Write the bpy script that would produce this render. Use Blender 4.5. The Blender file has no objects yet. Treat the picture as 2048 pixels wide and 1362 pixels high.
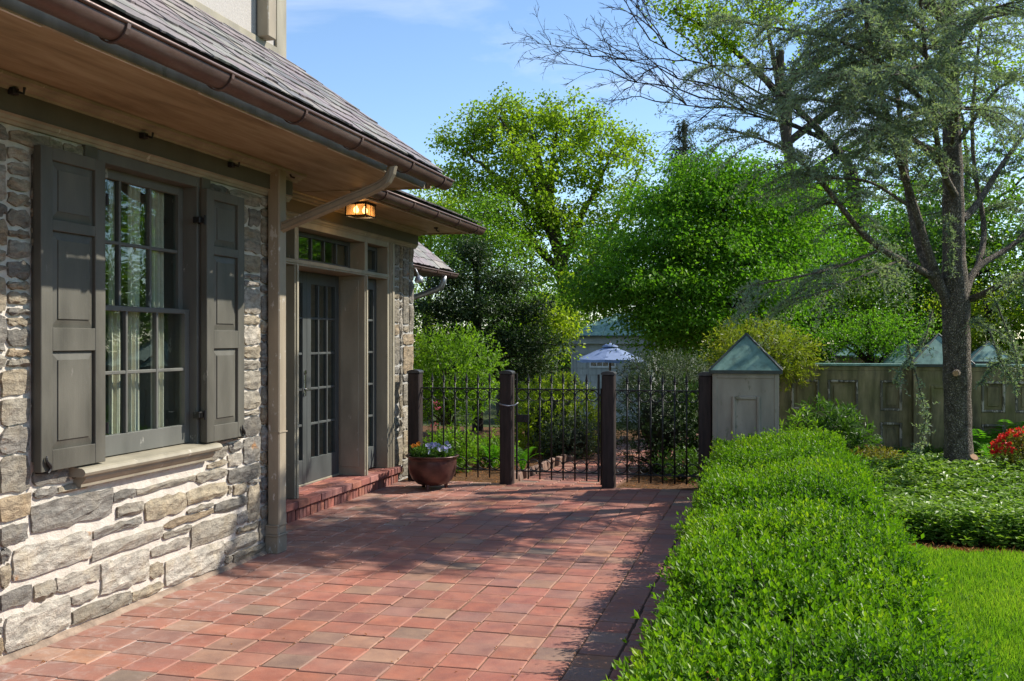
import bpy, math, random
import numpy as np
from mathutils import Vector

random.seed(7)
rng = np.random.default_rng(7)
scene = bpy.context.scene
COL = scene.collection

# ------------------------------------------------------------------ camera
FPX, CX, CY, EYE = 2060.0, 1024.0, 679.0, 1.526      # photograph: 2048 x 1362
YAW = math.atan(530.0 / FPX)
CT, ST = math.cos(YAW), math.sin(YAW)
cam_data = bpy.data.cameras.new('camera')
cam_data.sensor_width = 36.0
cam_data.lens = 36.0 * FPX / 2048.0
cam_data.shift_y = -2.0 / 2048.0
cam_data.clip_start = 0.05
cam_data.clip_end = 2000.0
cam = bpy.data.objects.new('camera', cam_data)
COL.objects.link(cam)
cam.location = (0, 0, EYE)
cam.rotation_euler = (math.pi / 2, 0, YAW)
scene.camera = cam

# ------------------------------------------------------------------ sky and sun
SUN = Vector((0.97, 0.63, 1.0)).normalized()
SUN_EL = math.asin(SUN.z)
SUN_AZ = math.atan2(SUN.x, SUN.y)
world = bpy.data.worlds.new('World')
scene.world = world
world.use_nodes = True
wt = world.node_tree
wt.nodes.clear()
w_out = wt.nodes.new('ShaderNodeOutputWorld')
w_bg = wt.nodes.new('ShaderNodeBackground')
w_bg.inputs['Strength'].default_value = 0.128
w_sky = wt.nodes.new('ShaderNodeTexSky')
w_sky.sky_type = 'NISHITA'
w_sky.sun_disc = False
w_sky.sun_elevation = SUN_EL
w_sky.sun_rotation = SUN_AZ
w_sky.altitude = 100
w_sky.air_density = 1.0
w_sky.dust_density = 0.05
w_sky.ozone_density = 4.0
# thin cirrus wisps over the whole dome
w_tc = wt.nodes.new('ShaderNodeTexCoord')
w_map = wt.nodes.new('ShaderNodeMapping')
w_map.inputs['Scale'].default_value = (1.6, 1.6, 5.0)
w_map.inputs['Rotation'].default_value = (0.25, 0.3, 0.5)
w_n = wt.nodes.new('ShaderNodeTexNoise')
w_n.inputs['Scale'].default_value = 2.3
w_n.inputs['Detail'].default_value = 7
w_n.inputs['Roughness'].default_value = 0.55
w_n.inputs['Distortion'].default_value = 0.4
w_r = wt.nodes.new('ShaderNodeMapRange')
w_r.inputs['From Min'].default_value = 0.47
w_r.inputs['From Max'].default_value = 0.80
w_r.inputs['To Max'].default_value = 0.62
w_mix = wt.nodes.new('ShaderNodeMix')
w_mix.data_type = 'RGBA'
w_mix.inputs['B'].default_value = (5.6, 5.9, 6.6, 1)
wt.links.new(w_tc.outputs['Generated'], w_map.inputs['Vector'])
wt.links.new(w_map.outputs['Vector'], w_n.inputs['Vector'])
wt.links.new(w_n.outputs['Fac'], w_r.inputs['Value'])
wt.links.new(w_r.outputs['Result'], w_mix.inputs['Factor'])
wt.links.new(w_sky.outputs['Color'], w_mix.inputs['A'])
wt.links.new(w_mix.outputs['Result'], w_bg.inputs['Color'])
wt.links.new(w_bg.outputs['Background'], w_out.inputs['Surface'])

sun_data = bpy.data.lights.new('sun', 'SUN')
sun_data.energy = 4.6
sun_data.angle = math.radians(0.53)
sun_data.color = (1.0, 0.94, 0.85)
sun = bpy.data.objects.new('sun', sun_data)
COL.objects.link(sun)
sun.rotation_euler = (-SUN).to_track_quat('-Z', 'Y').to_euler()
sun.location = SUN * 60

vs = scene.view_settings
vs.view_transform = 'Standard'
vs.look = 'None'
vs.exposure = 0.70
vs.gamma = 1.0
vs.use_curve_mapping = False
scene.cycles.max_bounces = 8
scene.cycles.diffuse_bounces = 4
scene.cycles.glossy_bounces = 3
scene.cycles.transmission_bounces = 4
scene.cycles.transparent_max_bounces = 10
scene.cycles.caustics_reflective = False
scene.cycles.caustics_refractive = False

# ------------------------------------------------------------------ where things stand: survey of the photograph
def ray(px, py):
    u = (px - CX) / FPX
    v = (CY - py) / FPX
    return np.array([u * CT - ST, u * ST + CT, v])
def at_d(px, py, d):
    return np.array([0, 0, EYE]) + ray(px, py) * d
def at_X(px, py, X):
    r = ray(px, py); return np.array([0, 0, EYE]) + r * (X / r[0])
def at_Y(px, py, Y):
    r = ray(px, py); return np.array([0, 0, EYE]) + r * (Y / r[1])
def at_Z(px, py, Z):
    r = ray(px, py); return np.array([0, 0, EYE]) + r * ((Z - EYE) / r[2])

# ------------------------------------------------------------------ object helpers
WL = {}                                                    # world location of each object built
def _link(o, parent, loc):
    COL.objects.link(o)
    if parent is not None:
        o.parent = parent
        o.location = Vector(loc) - WL[parent.name]
    else:
        o.location = loc
    WL[o.name] = Vector(loc)
    return o
def tag(o, label=None, cat=None, group=None, kind=None):
    if label: o['label'] = label
    if cat: o['category'] = cat
    if group: o['group'] = group
    if kind: o['kind'] = kind
    return o
def empty(name, loc, label=None, cat=None, group=None, kind=None, parent=None):
    o = bpy.data.objects.new(name, None)
    o.empty_display_size = 0.2
    _link(o, parent, loc)
    return tag(o, label, cat, group, kind)
def mesh_np(name, V, polys=None, tris=None, quads=None, mats=None, smooth=False, attrs=None):
    """V (n,3); tris (k,3) and/or quads (k,4) arrays, or polys a list of lists"""
    me = bpy.data.meshes.new(name)
    V = np.asarray(V, dtype=np.float32)
    me.vertices.add(len(V))
    me.vertices.foreach_set('co', V.ravel())
    if polys is not None:
        tot = np.array([len(p) for p in polys], dtype=np.int32)
        idx = np.array([i for p in polys for i in p], dtype=np.int32)
    else:
        parts, tots = [], []
        if tris is not None and len(tris):
            parts.append(np.asarray(tris, np.int32).ravel()); tots.append(np.full(len(tris), 3, np.int32))
        if quads is not None and len(quads):
            parts.append(np.asarray(quads, np.int32).ravel()); tots.append(np.full(len(quads), 4, np.int32))
        idx = np.concatenate(parts); tot = np.concatenate(tots)
    start = np.concatenate([[0], np.cumsum(tot)[:-1]]).astype(np.int32)
    me.loops.add(len(idx))
    me.loops.foreach_set('vertex_index', idx)
    me.polygons.add(len(tot))
    me.polygons.foreach_set('loop_start', start)
    try:
        me.polygons.foreach_set('loop_total', tot)
    except Exception:
        pass
    me.polygons.foreach_set('use_smooth', np.full(len(tot), bool(smooth)))
    for k, (typ, dat) in (attrs or {}).items():
        a = me.attributes.new(k, typ, 'POINT')
        a.data.foreach_set('value' if typ == 'FLOAT' else 'color', np.asarray(dat, np.float32).ravel())
    if mats is not None:
        me.materials.append(mats)
    me.update(calc_edges=True)
    return me
def place(name, me, loc, parent=None, rot=(0, 0, 0), color=None):
    o = bpy.data.objects.new(name, me)
    _link(o, parent, loc)
    o.rotation_euler = rot
    if color is not None:
        o.color = (*color[:3], 1)
    return o

class MB:
    """collects shapes in world coordinates; build() makes one mesh object"""
    def __init__(self):
        self.v = []; self.f = []; self.c = []
    def _add(self, vs_, fs, col=None):
        n = len(self.v)
        self.v.extend([tuple(map(float, p)) for p in vs_])
        self.f.extend([[i + n for i in f] for f in fs])
        self.c.extend([col or (1, 1, 1)] * len(vs_))
        return self
    def box(self, x0, x1, y0, y1, z0, z1, ch=0.0, col=None):
        if x0 > x1: x0, x1 = x1, x0
        if y0 > y1: y0, y1 = y1, y0
        if z0 > z1: z0, z1 = z1, z0
        if ch <= 0:
            v = [(x, y, z) for x in (x0, x1) for y in (y0, y1) for z in (z0, z1)]
            f = [[0, 1, 3, 2], [4, 6, 7, 5], [0, 4, 5, 1], [2, 3, 7, 6], [0, 2, 6, 4], [1, 5, 7, 3]]
            return self._add(v, f, col)
        lo = (x0, y0, z0); hi = (x1, y1, z1)
        ch = min(ch, 0.45 * min(x1 - x0, y1 - y0, z1 - z0))
        vs_, ix = [], {}
        for sx in (0, 1):
            for sy in (0, 1):
                for sz in (0, 1):
                    s = (sx, sy, sz)
                    for ax in range(3):
                        p = []
                        for k in range(3):
                            q = hi[k] if s[k] else lo[k]
                            if k != ax: q += -ch if s[k] else ch
                            p.append(q)
                        ix[(s, ax)] = len(vs_); vs_.append(p)
        fs = []
        def quad(ax, side):
            o = [(0, 0), (1, 0), (1, 1), (0, 1)]
            r = []
            for a, b in o:
                s = [0, 0, 0]; s[ax] = side; s[(ax + 1) % 3] = a; s[(ax + 2) % 3] = b
                r.append(ix[(tuple(s), ax)])
            return r if side else r[::-1]
        for ax in range(3):
            for side in (0, 1): fs.append(quad(ax, side))
        for ax in range(3):                                  # edges along ax
            b1, b2 = (ax + 1) % 3, (ax + 2) % 3
            for a in (0, 1):
                for b in (0, 1):
                    s0 = [0, 0, 0]; s0[b1] = a; s0[b2] = b
                    s1 = list(s0); s1[ax] = 1
                    s0, s1 = tuple(s0), tuple(s1)
                    f = [ix[(s0, b1)], ix[(s1, b1)], ix[(s1, b2)], ix[(s0, b2)]]
                    fs.append(f if (a + b) % 2 else f[::-1])
        for sx in (0, 1):
            for sy in (0, 1):
                for sz in (0, 1):
                    s = (sx, sy, sz)
                    f = [ix[(s, 0)], ix[(s, 1)], ix[(s, 2)]]
                    fs.append(f if (sx + sy + sz) % 2 else f[::-1])
        return self._add(vs_, fs, col)
    def hexa(self, bottom, top, col=None):
        """two loops of equal length joined into a closed solid"""
        n = len(bottom)
        v = list(bottom) + list(top)
        f = [list(range(n))[::-1], list(range(n, 2 * n))]
        for i in range(n):
            j = (i + 1) % n
            f.append([i, j, n + j, n + i])
        return self._add(v, f, col)
    def extrude_y(self, prof, y0, y1, col=None):
        """prof: list of (x,z), extruded along y"""
        return self.hexa([(x, y0, z) for x, z in prof], [(x, y1, z) for x, z in prof], col)
    def extrude_x(self, prof, x0, x1, col=None):
        return self.hexa([(x0, y, z) for y, z in prof], [(x1, y, z) for y, z in prof], col)
    def tube(self, pts, rad, n=8, cap=True, flat=1.0, col=None):
        pts = [Vector(p) for p in pts]
        if not hasattr(rad, '__len__'): rad = [rad] * len(pts)
        V, F = [], []
        t0 = (pts[1] - pts[0]).normalized()
        a = Vector((0, 0, 1)) if abs(t0.z) < 0.9 else Vector((1, 0, 0))
        u = t0.cross(a).normalized()
        for i, p in enumerate(pts):
            t = (pts[min(i + 1, len(pts) - 1)] - pts[max(i - 1, 0)]).normalized()
            u = (u - t * u.dot(t)).normalized()
            w = t.cross(u)
            for k in range(n):
                an = 2 * math.pi * k / n
                V.append(p + (u * math.cos(an) + w * math.sin(an) * flat) * rad[i])
        for i in range(len(pts) - 1):
            for k in range(n):
                k2 = (k + 1) % n
                F.append([i * n + k, i * n + k2, (i + 1) * n + k2, (i + 1) * n + k])
        if cap:
            F.append(list(range(n))[::-1]); F.append([(len(pts) - 1) * n + k for k in range(n)])
        return self._add(V, F, col)
    def lathe(self, prof, c, n=24, col=None, wob=0.0):
        V, F = [], []
        for r, z in prof:
            for k in range(n):
                an = 2 * math.pi * k / n
                rr = r * (1 + wob * math.sin(3 * an + z * 9))
                V.append((c[0] + rr * math.cos(an), c[1] + rr * math.sin(an), c[2] + z))
        m = len(prof)
        for i in range(m - 1):
            for k in range(n):
                k2 = (k + 1) % n
                F.append([i * n + k, i * n + k2, (i + 1) * n + k2, (i + 1) * n + k])
        return self._add(V, F, col)
    def build(self, name, mat, parent=None, origin=None, smooth=False, color=None, attr=False):
        V = np.array(self.v, np.float32)
        if origin is None:
            lo, hi = V.min(0), V.max(0)
            origin = ((lo[0] + hi[0]) / 2, (lo[1] + hi[1]) / 2, lo[2])
        origin = Vector([float(q) for q in origin])
        at = None
        if attr:
            at = {'col': ('FLOAT_COLOR', [(*c, 1) for c in self.c])}
        me = mesh_np(name, V - np.array(origin, np.float32), polys=self.f, mats=mat, smooth=smooth, attrs=at)
        return place(name, me, origin, parent, color=color)

# cheap smooth noise for shaping things
_PH = rng.uniform(0, 6.28, (12, 3)); _FR = rng.normal(0, 1, (12, 3))
def wob(P, s=1.0):
    P = np.atleast_2d(np.asarray(P, float)) * s
    r = np.zeros(len(P))
    for k in range(12):
        r += np.sin(P @ _FR[k] + _PH[k, 0])
    return r / 5.0
# ------------------------------------------------------------------ procedural materials
class NT:
    def __init__(self, name):
        self.m = bpy.data.materials.new(name)
        self.m.use_nodes = True
        self.t = self.m.node_tree
        self.t.nodes.clear()
        self.out = self.t.nodes.new('ShaderNodeOutputMaterial')
    def n(self, typ, props=None, **inp):
        nd = self.t.nodes.new('ShaderNode' + typ)
        for k, v in (props or {}).items(): setattr(nd, k, v)
        for k, v in inp.items():
            key = k.replace('_', ' ')
            if key.isdigit(): key = int(key)
            self.set(nd, key, v)
        return nd
    def set(self, nd, key, v):
        s = nd.inputs[key]
        if isinstance(v, bpy.types.NodeSocket): self.t.links.new(v, s)
        else:
            if isinstance(v, (tuple, list)) and len(v) == 3 and s.type == 'RGBA': v = (*v, 1)
            s.default_value = v
    def pos(self): return self.n('NewGeometry').outputs['Position']
    def obj(self): return self.n('TexCoord').outputs['Object']
    def mapped(self, vec, scale=(1, 1, 1), rot=(0, 0, 0)):
        return self.n('Mapping', Vector=vec, Scale=scale, Rotation=rot).outputs[0]
    def noise(self, vec, scale, detail=4, rough=0.55, dist=0.0):
        return self.n('TexNoise', Vector=vec, Scale=scale, Detail=detail, Roughness=rough, Distortion=dist).outputs['Fac']
    def ramp(self, fac, stops):
        nd = self.n('ValToRGB', Fac=fac)
        e = nd.color_ramp.elements
        while len(e) < len(stops): e.new(0.5)
        for i, (p, c) in enumerate(stops):
            e[i].position = p
            e[i].color = (*c, 1) if hasattr(c, '__len__') else (c, c, c, 1)
        return nd.outputs['Color']
    def rng(self, v, a, b, c=0.0, d=1.0):
        return self.n('MapRange', Value=v, From_Min=a, From_Max=b, To_Min=c, To_Max=d).outputs[0]
    def math(self, op, a, b=0.0):
        nd = self.n('Math', {'operation': op}); self.set(nd, 0, a); self.set(nd, 1, b)
        return nd.outputs[0]
    def mix(self, fac, a, b, mode='MIX'):
        nd = self.n('Mix', {'data_type': 'RGBA', 'blend_type': mode})
        self.set(nd, 'Factor', fac); 
        for k, v in (('A', a), ('B', b)):
            s = [q for q in nd.inputs if q.name == k and q.type == 'RGBA'][0]
            if isinstance(v, bpy.types.NodeSocket): self.t.links.new(v, s)
            else: s.default_value = (*v, 1) if len(v) == 3 else v
        return [q for q in nd.outputs if q.type == 'RGBA'][0]
    def bump(self, h, strength=0.3, dist=0.01, normal=None):
        nd = self.n('Bump', Height=h, Strength=strength, Distance=dist)
        if normal is not None: self.set(nd, 'Normal', normal)
        return nd.outputs[0]
    def bsdf(self, **k):
        return self.n('BsdfPrincipled', **k).outputs[0]
    def done(self, sh):
        self.t.links.new(sh, self.out.inputs['Surface'])
        return self.m

def simple(name, col, rough=0.6, var=0.2, scale=12.0, bump=0.15, metallic=0.0, spec=0.4, stretch=(1, 1, 1), dist=0.004):
    t = NT(name)
    v = t.mapped(t.obj(), stretch)
    a = t.noise(v, scale, 5)
    b = t.noise(v, scale * 6, 3)
    c = t.mix(t.rng(a, 0.3, 0.7), tuple(q * (1 - var) for q in col), tuple(min(1, q * (1 + var)) for q in col))
    h = t.math('ADD', a, t.math('MULTIPLY', b, 0.5))
    return t.done(t.bsdf(Base_Color=c, Roughness=t.rng(b, 0.2, 0.8, rough - 0.08, min(1, rough + 0.1)), Metallic=metallic, Specular_IOR_Level=spec, Normal=t.bump(h, bump, dist)))

def paint(name, col, rough=0.5, wear=0.0, wearcol=(0.5, 0.47, 0.4), streak=0.25, bump=0.15):
    """painted timber: brush grain, faint grime streaks, flaked patches"""
    t = NT(name)
    p = t.pos()
    g = t.noise(t.mapped(p, (60, 60, 4)), 1.5, 4)
    g2 = t.noise(t.mapped(p, (3, 3, 1.0)), 1.8, 6)
    c = t.mix(t.rng(g2, 0.3, 0.75), tuple(q * (1 - streak) for q in col), tuple(q * (1 + streak * 0.6) for q in col))
    fine = t.noise(p, 160, 2)
    c = t.mix(t.rng(fine, 0.3, 0.8, 0, 0.25), c, tuple(q * 0.7 for q in col))
    if wear > 0:
        w = t.noise(t.mapped(p, (9, 9, 3.5)), 1.6, 8, 0.7)
        c = t.mix(t.rng(w, 0.66 - wear * 0.1, 0.69 - wear * 0.1), c, wearcol)
    return t.done(t.bsdf(Base_Color=c, Roughness=t.rng(g2, 0.3, 0.7, rough, rough + 0.15), Specular_IOR_Level=0.35, Normal=t.bump(t.math('ADD', g, fine), bump, 0.002)))

MAT = {}
MAT['shutter'] = paint('shutter_paint', (0.112, 0.106, 0.084), 0.45, 0.15, (0.16, 0.15, 0.125), 0.4, 0.3)
MAT['trim'] = paint('trim_paint', (0.33, 0.295, 0.215), 0.5, 0.3, (0.45, 0.41, 0.34), 0.3)
MAT['sash'] = paint('sash_paint', (0.125, 0.125, 0.108), 0.45, 0.25, (0.32, 0.31, 0.27))
MAT['door'] = paint('door_paint', (0.075, 0.082, 0.078), 0.4, 0.1, (0.14, 0.14, 0.13))
MAT['frieze'] = paint('frieze_paint', (0.105, 0.095, 0.068), 0.55, 0.0)
MAT['pier'] = paint('pier_paint', (0.37, 0.325, 0.25), 0.6, 0.55, (0.24, 0.22, 0.15), 0.35, 0.3)
MAT['pipe'] = paint('downspout_paint', (0.33, 0.275, 0.195), 0.45, 0.6, (0.5, 0.47, 0.41), 0.3)
MAT['white'] = paint('white_paint', (0.72, 0.72, 0.70), 0.5)
MAT['shed'] = paint('shed_paint', (0.42, 0.43, 0.40), 0.6, 0.2, (0.2, 0.2, 0.18))

# weathered garden wall panels: green algae, dark rot streaks, flaked pale paint
def weathered(name, base=(0.43, 0.35, 0.185)):
    t = NT(name); p = t.pos()
    s = t.noise(t.mapped(p, (6, 6, 1.2)), 1.5, 7, 0.65)
    m = t.noise(p, 3.0, 5)
    f = t.noise(t.mapped(p, (8, 8, 4)), 2.2, 8, 0.72)
    c = t.mix(t.rng(s, 0.35, 0.72), (0.12, 0.105, 0.06), base)
    c = t.mix(t.rng(m, 0.4, 0.7, 0, 0.6), c, (0.15, 0.155, 0.04))
    c = t.mix(t.rng(f, 0.66, 0.69), c, (0.42, 0.36, 0.27))
    return t.done(t.bsdf(Base_Color=c, Roughness=0.8, Specular_IOR_Level=0.2, Normal=t.bump(f, 0.4, 0.004)))
MAT['weathered'] = weathered('weathered_panel_paint')
MAT['flaked'] = paint('flaked_moulding_paint', (0.19, 0.17, 0.12), 0.7, 1.5, (0.50, 0.44, 0.34), 0.5)

def soffit_mat():
    t = NT('soffit_boards'); p = t.pos()
    s = t.noise(t.mapped(p, (5, 0.7, 5)), 1.6, 7, 0.62, 0.4)
    s2 = t.noise(t.mapped(p, (22, 1.2, 22)), 2.0, 4)
    c = t.ramp(s, [(0.3, (0.19, 0.145, 0.085)), (0.5, (0.35, 0.285, 0.18)), (0.7, (0.47, 0.40, 0.28))])
    c = t.mix(t.rng(s2, 0.35, 0.75, 0, 0.35), c, (0.2, 0.12, 0.06))
    return t.done(t.bsdf(Base_Color=c, Roughness=0.6, Specular_IOR_Level=0.3, Normal=t.bump(s2, 0.15, 0.003)))
MAT['soffit'] = soffit_mat()

# split-face schist: bedding lines, mica speckle, rust stains.  colour comes from the stone object
def stone_mat(name, use_attr=False):
    t = NT(name); p = t.pos()
    base = t.n('Attribute', {'attribute_name': 'col'}).outputs['Color'] if use_attr else t.n('ObjectInfo').outputs['Color']
    rnd = t.n('ObjectInfo').outputs['Random']
    off = t.n('CombineXYZ', X=0.0, Y=t.math('MULTIPLY', rnd, 40.0), Z=t.math('MULTIPLY', rnd, 23.0)).outputs[0]
    v = t.n('VectorMath', {'operation': 'ADD'}); t.set(v, 0, p); t.set(v, 1, off); v = v.outputs[0]
    tilt = t.mapped(v, (10, 6.5, 21), (t.n('Value').outputs[0] if False else 0.12, 0, 0))
    bed = t.noise(tilt, 1.5, 8, 0.68, 0.35)
    grit = t.noise(v, 130, 3, 0.6)
    big = t.noise(v, 6.5, 4, 0.6)
    dark = t.mix(1.0, base, (0.38, 0.365, 0.345), 'MULTIPLY')
    lite = t.mix(1.0, base, (1.5, 1.45, 1.36), 'MULTIPLY')
    c = t.mix(t.rng(bed, 0.30, 0.62), dark, lite)
    c = t.mix(t.rng(grit, 0.35, 0.75, 0, 0.45), c, t.mix(1.0, base, (0.55, 0.55, 0.55), 'MULTIPLY'))
    c = t.mix(t.rng(big, 0.5, 0.75, 0, 0.5), c, t.mix(1.0, base, (1.3, 1.12, 0.82), 'MULTIPLY'))
    rust = t.math('MULTIPLY', t.rng(t.noise(v, 9, 5, 0.65), 0.6, 0.72), t.rng(rnd, 0.72, 0.8))
    c = t.mix(t.math('MULTIPLY', rust, 0.8), c, (0.42, 0.19, 0.05))
    pit = t.noise(v, 24, 6, 0.7)
    c = t.mix(t.rng(pit, 0.3, 0.48, 0.45, 0.0), c, dark)
    h = t.math('ADD', t.math('ADD', t.math('MULTIPLY', bed, 0.8), t.math('MULTIPLY', pit, 0.7)), t.math('MULTIPLY', grit, 0.25))
    return t.done(t.bsdf(Base_Color=c, Roughness=0.82, Specular_IOR_Level=0.3, Normal=t.bump(h, 1.0, 0.022)))
MAT['stone'] = stone_mat('split_schist')
MAT['stone_attr'] = stone_mat('split_schist_far', True)

def mortar_mat():
    t = NT('lime_mortar'); p = t.pos()
    a = t.noise(p, 14, 7, 0.68); b = t.noise(p, 120, 4, 0.7)
    c = t.mix(t.rng(a, 0.3, 0.7), (0.54, 0.48, 0.40), (0.70, 0.64, 0.55))
    return t.done(t.bsdf(Base_Color=c, Roughness=0.9, Specular_IOR_Level=0.2, Normal=t.bump(t.math('ADD', a, t.math('MULTIPLY', b, 0.5)), 0.9, 0.014)))
MAT['mortar'] = mortar_mat()
MAT['fillet'] = simple('dirty_mortar_fillet', (0.27, 0.20, 0.145), 0.95, 0.4, 9, 0.9, dist=0.012)
MAT['mortar_grey'] = simple('grey_mortar', (0.36, 0.345, 0.31), 0.9, 0.15, 20, 0.4)

# fired clay paving: one colour per paver, scuffs, kiln flashing, lime bloom close to the house
def paver_mat(name, use_attr=False, bloom=True):
    t = NT(name); p = t.pos()
    base = t.n('Attribute', {'attribute_name': 'col'}).outputs['Color'] if use_attr else t.n('ObjectInfo').outputs['Color']
    a = t.noise(p, 7.5, 5, 0.6, 0.3); b = t.noise(p, 220, 3); c2 = t.noise(p, 28, 5, 0.65)
    c = t.mix(t.rng(a, 0.3, 0.72), t.mix(1.0, base, (0.74, 0.74, 0.8), 'MULTIPLY'), t.mix(1.0, base, (1.2, 1.2, 1.12), 'MULTIPLY'))
    c = t.mix(t.rng(c2, 0.52, 0.8, 0, 0.5), c, t.mix(1.0, base, (0.62, 0.66, 0.74), 'MULTIPLY'))
    c = t.mix(t.rng(b, 0.5, 0.8, 0, 0.4), c, (0.46, 0.29, 0.20))
    c = t.mix(t.rng(t.noise(p, 3.2, 6, 0.6), 0.45, 0.75, 0.05, 0.35), c, (0.40, 0.26, 0.19))
    st = t.noise(p, 1.7, 6, 0.65)
    c = t.mix(t.rng(st, 0.5, 0.72, 0, 0.4), c, t.mix(1.0, c, (0.55, 0.52, 0.52), 'MULTIPLY'))
    if not use_attr:
        ob = t.n('SeparateXYZ', Vector=t.n('VectorMath', {'operation': 'ABSOLUTE'}, **{'0': t.obj()}).outputs[0])
        ed = t.math('ADD', t.math('MAXIMUM', ob.outputs['X'], ob.outputs['Y']), t.math('MULTIPLY', t.noise(p, 45, 5, 0.7), 0.045))
        c = t.mix(t.rng(ed, 0.098, 0.122, 0, 0.28), c, (0.36, 0.205, 0.14))
    if bloom:
        x = t.n('SeparateXYZ', Vector=p).outputs['X']
        near = t.rng(x, -2.55, -3.45)
        sp = t.rng(t.noise(p, 11, 8, 0.7, 0.5), 0.5, 0.72)
        c = t.mix(t.math('MULTIPLY', t.math('MULTIPLY', sp, near), 0.55), c, (0.56, 0.5, 0.45))
        c = t.mix(t.math('MULTIPLY', near, 0.22), c, (0.33, 0.25, 0.2))
    h = t.math('ADD', t.math('MULTIPLY', c2, 0.7), t.math('MULTIPLY', b, 0.4))
    return t.done(t.bsdf(Base_Color=c, Roughness=t.rng(a, 0.3, 0.7, 0.55, 0.78), Specular_IOR_Level=0.35, Normal=t.bump(h, 0.45, 0.004)))
MAT['paver'] = paver_mat('clay_paver')
MAT['paver_attr'] = paver_mat('clay_paver_far', True)

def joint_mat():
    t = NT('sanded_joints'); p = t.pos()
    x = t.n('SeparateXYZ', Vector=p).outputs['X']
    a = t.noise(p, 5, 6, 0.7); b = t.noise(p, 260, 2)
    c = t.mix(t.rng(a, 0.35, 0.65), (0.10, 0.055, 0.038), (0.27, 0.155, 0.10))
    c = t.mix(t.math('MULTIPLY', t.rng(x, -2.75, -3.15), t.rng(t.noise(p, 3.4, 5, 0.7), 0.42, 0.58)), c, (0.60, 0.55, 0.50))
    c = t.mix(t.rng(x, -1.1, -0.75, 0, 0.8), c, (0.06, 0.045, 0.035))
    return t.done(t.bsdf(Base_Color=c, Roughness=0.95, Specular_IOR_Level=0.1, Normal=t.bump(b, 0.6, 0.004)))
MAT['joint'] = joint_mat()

def brick_mat():
    t = NT('step_brick'); p = t.pos()
    base = t.n('ObjectInfo').outputs['Color']
    a = t.noise(p, 14, 5); b = t.noise(p, 190, 3)
    c = t.mix(t.rng(a, 0.3, 0.7), t.mix(1.0, base, (0.72, 0.72, 0.75), 'MULTIPLY'), t.mix(1.0, base, (1.2, 1.2, 1.15), 'MULTIPLY'))
    c = t.mix(t.rng(t.noise(p, 30, 6, 0.7), 0.6, 0.75, 0, 0.5), c, (0.5, 0.42, 0.36))
    return t.done(t.bsdf(Base_Color=c, Roughness=0.75, Normal=t.bump(t.math('ADD', a, b), 0.4, 0.004)))
MAT['brick'] = brick_mat()

# roofing slate: purple, green-grey and weathered buff
def slate_mat(name, use_attr=False):
    t = NT(name); p = t.pos()
    base = t.n('Attribute', {'attribute_name': 'col'}).outputs['Color'] if use_attr else t.n('ObjectInfo').outputs['Color']
    a = t.noise(t.mapped(p, (14, 4, 14)), 1.4, 7, 0.65); b = t.noise(p, 120, 3)
    c = t.mix(t.rng(a, 0.3, 0.7), t.mix(1.0, base, (0.68, 0.68, 0.7), 'MULTIPLY'), t.mix(1.0, base, (1.25, 1.24, 1.2), 'MULTIPLY'))
    c = t.mix(t.rng(t.noise(p, 16, 6, 0.7), 0.6, 0.74, 0, 0.45), c, (0.33, 0.31, 0.24))
    return t.done(t.bsdf(Base_Color=c, Roughness=0.62, Specular_IOR_Level=0.45, Normal=t.bump(t.math('ADD', a, t.math('MULTIPLY', b, 0.3)), 0.6, 0.006)))
MAT['slate'] = slate_mat('roof_slate')
MAT['slate_attr'] = slate_mat('roof_slate_far', True)

def copper_brown():
    t = NT('brown_copper'); p = t.pos()
    a = t.noise(t.mapped(p, (6, 1.5, 6)), 2.0, 6, 0.6); b = t.noise(p, 60, 3)
    c = t.ramp(a, [(0.25, (0.075, 0.05, 0.045)), (0.5, (0.135, 0.082, 0.068)), (0.8, (0.18, 0.145, 0.135))])
    return t.done(t.bsdf(Base_Color=c, Roughness=t.rng(b, 0.3, 0.7, 0.38, 0.55), Metallic=0.35, Specular_IOR_Level=0.5, Normal=t.bump(a, 0.1, 0.004)))
MAT['gutter'] = copper_brown()
def verdigris():
    t = NT('verdigris_copper'); p = t.pos()
    a = t.noise(t.mapped(p, (4, 4, 1.4)), 2.6, 7, 0.62); b = t.noise(p, 14, 6, 0.6)
    c = t.ramp(a, [(0.25, (0.065, 0.125, 0.10)), (0.5, (0.17, 0.30, 0.24)), (0.78, (0.30, 0.43, 0.34))])
    c = t.mix(t.rng(b, 0.58, 0.75, 0, 0.6), c, (0.08, 0.085, 0.07))
    return t.done(t.bsdf(Base_Color=c, Roughness=0.55, Metallic=0.15, Specular_IOR_Level=0.4, Normal=t.bump(b, 0.12, 0.004)))
MAT['verdigris'] = verdigris()
MAT['lead'] = simple('dark_copper_edge', (0.055, 0.065, 0.055), 0.5, 0.3, 10, 0.1, 0.2)
MAT['iron'] = simple('black_wrought_iron', (0.016, 0.0155, 0.016), 0.45, 0.3, 30, 0.25, 0.3, 0.5)
MAT['post'] = simple('dark_stained_post', (0.030, 0.020, 0.017), 0.6, 0.5, 4, 0.5, 0, 0.35, (9, 9, 1.0))
MAT['postcap'] = simple('post_lead_cap', (0.06, 0.06, 0.062), 0.42, 0.3, 12, 0.1, 0.4)
MAT['steel'] = simple('galvanised_metal', (0.35, 0.36, 0.37), 0.4, 0.15, 20, 0.1, 0.6)
MAT['chrome'] = simple('polished_handle', (0.6, 0.58, 0.54), 0.2, 0.1, 20, 0.02, 1.0)
MAT['dark'] = simple('blackened_metal', (0.012, 0.011, 0.010), 0.5, 0.2, 20, 0.2)
MAT['stucco'] = simple('pale_stucco', (0.43, 0.40, 0.365), 0.9, 0.06, 60, 0.5, 0, 0.2, dist=0.006)
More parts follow.
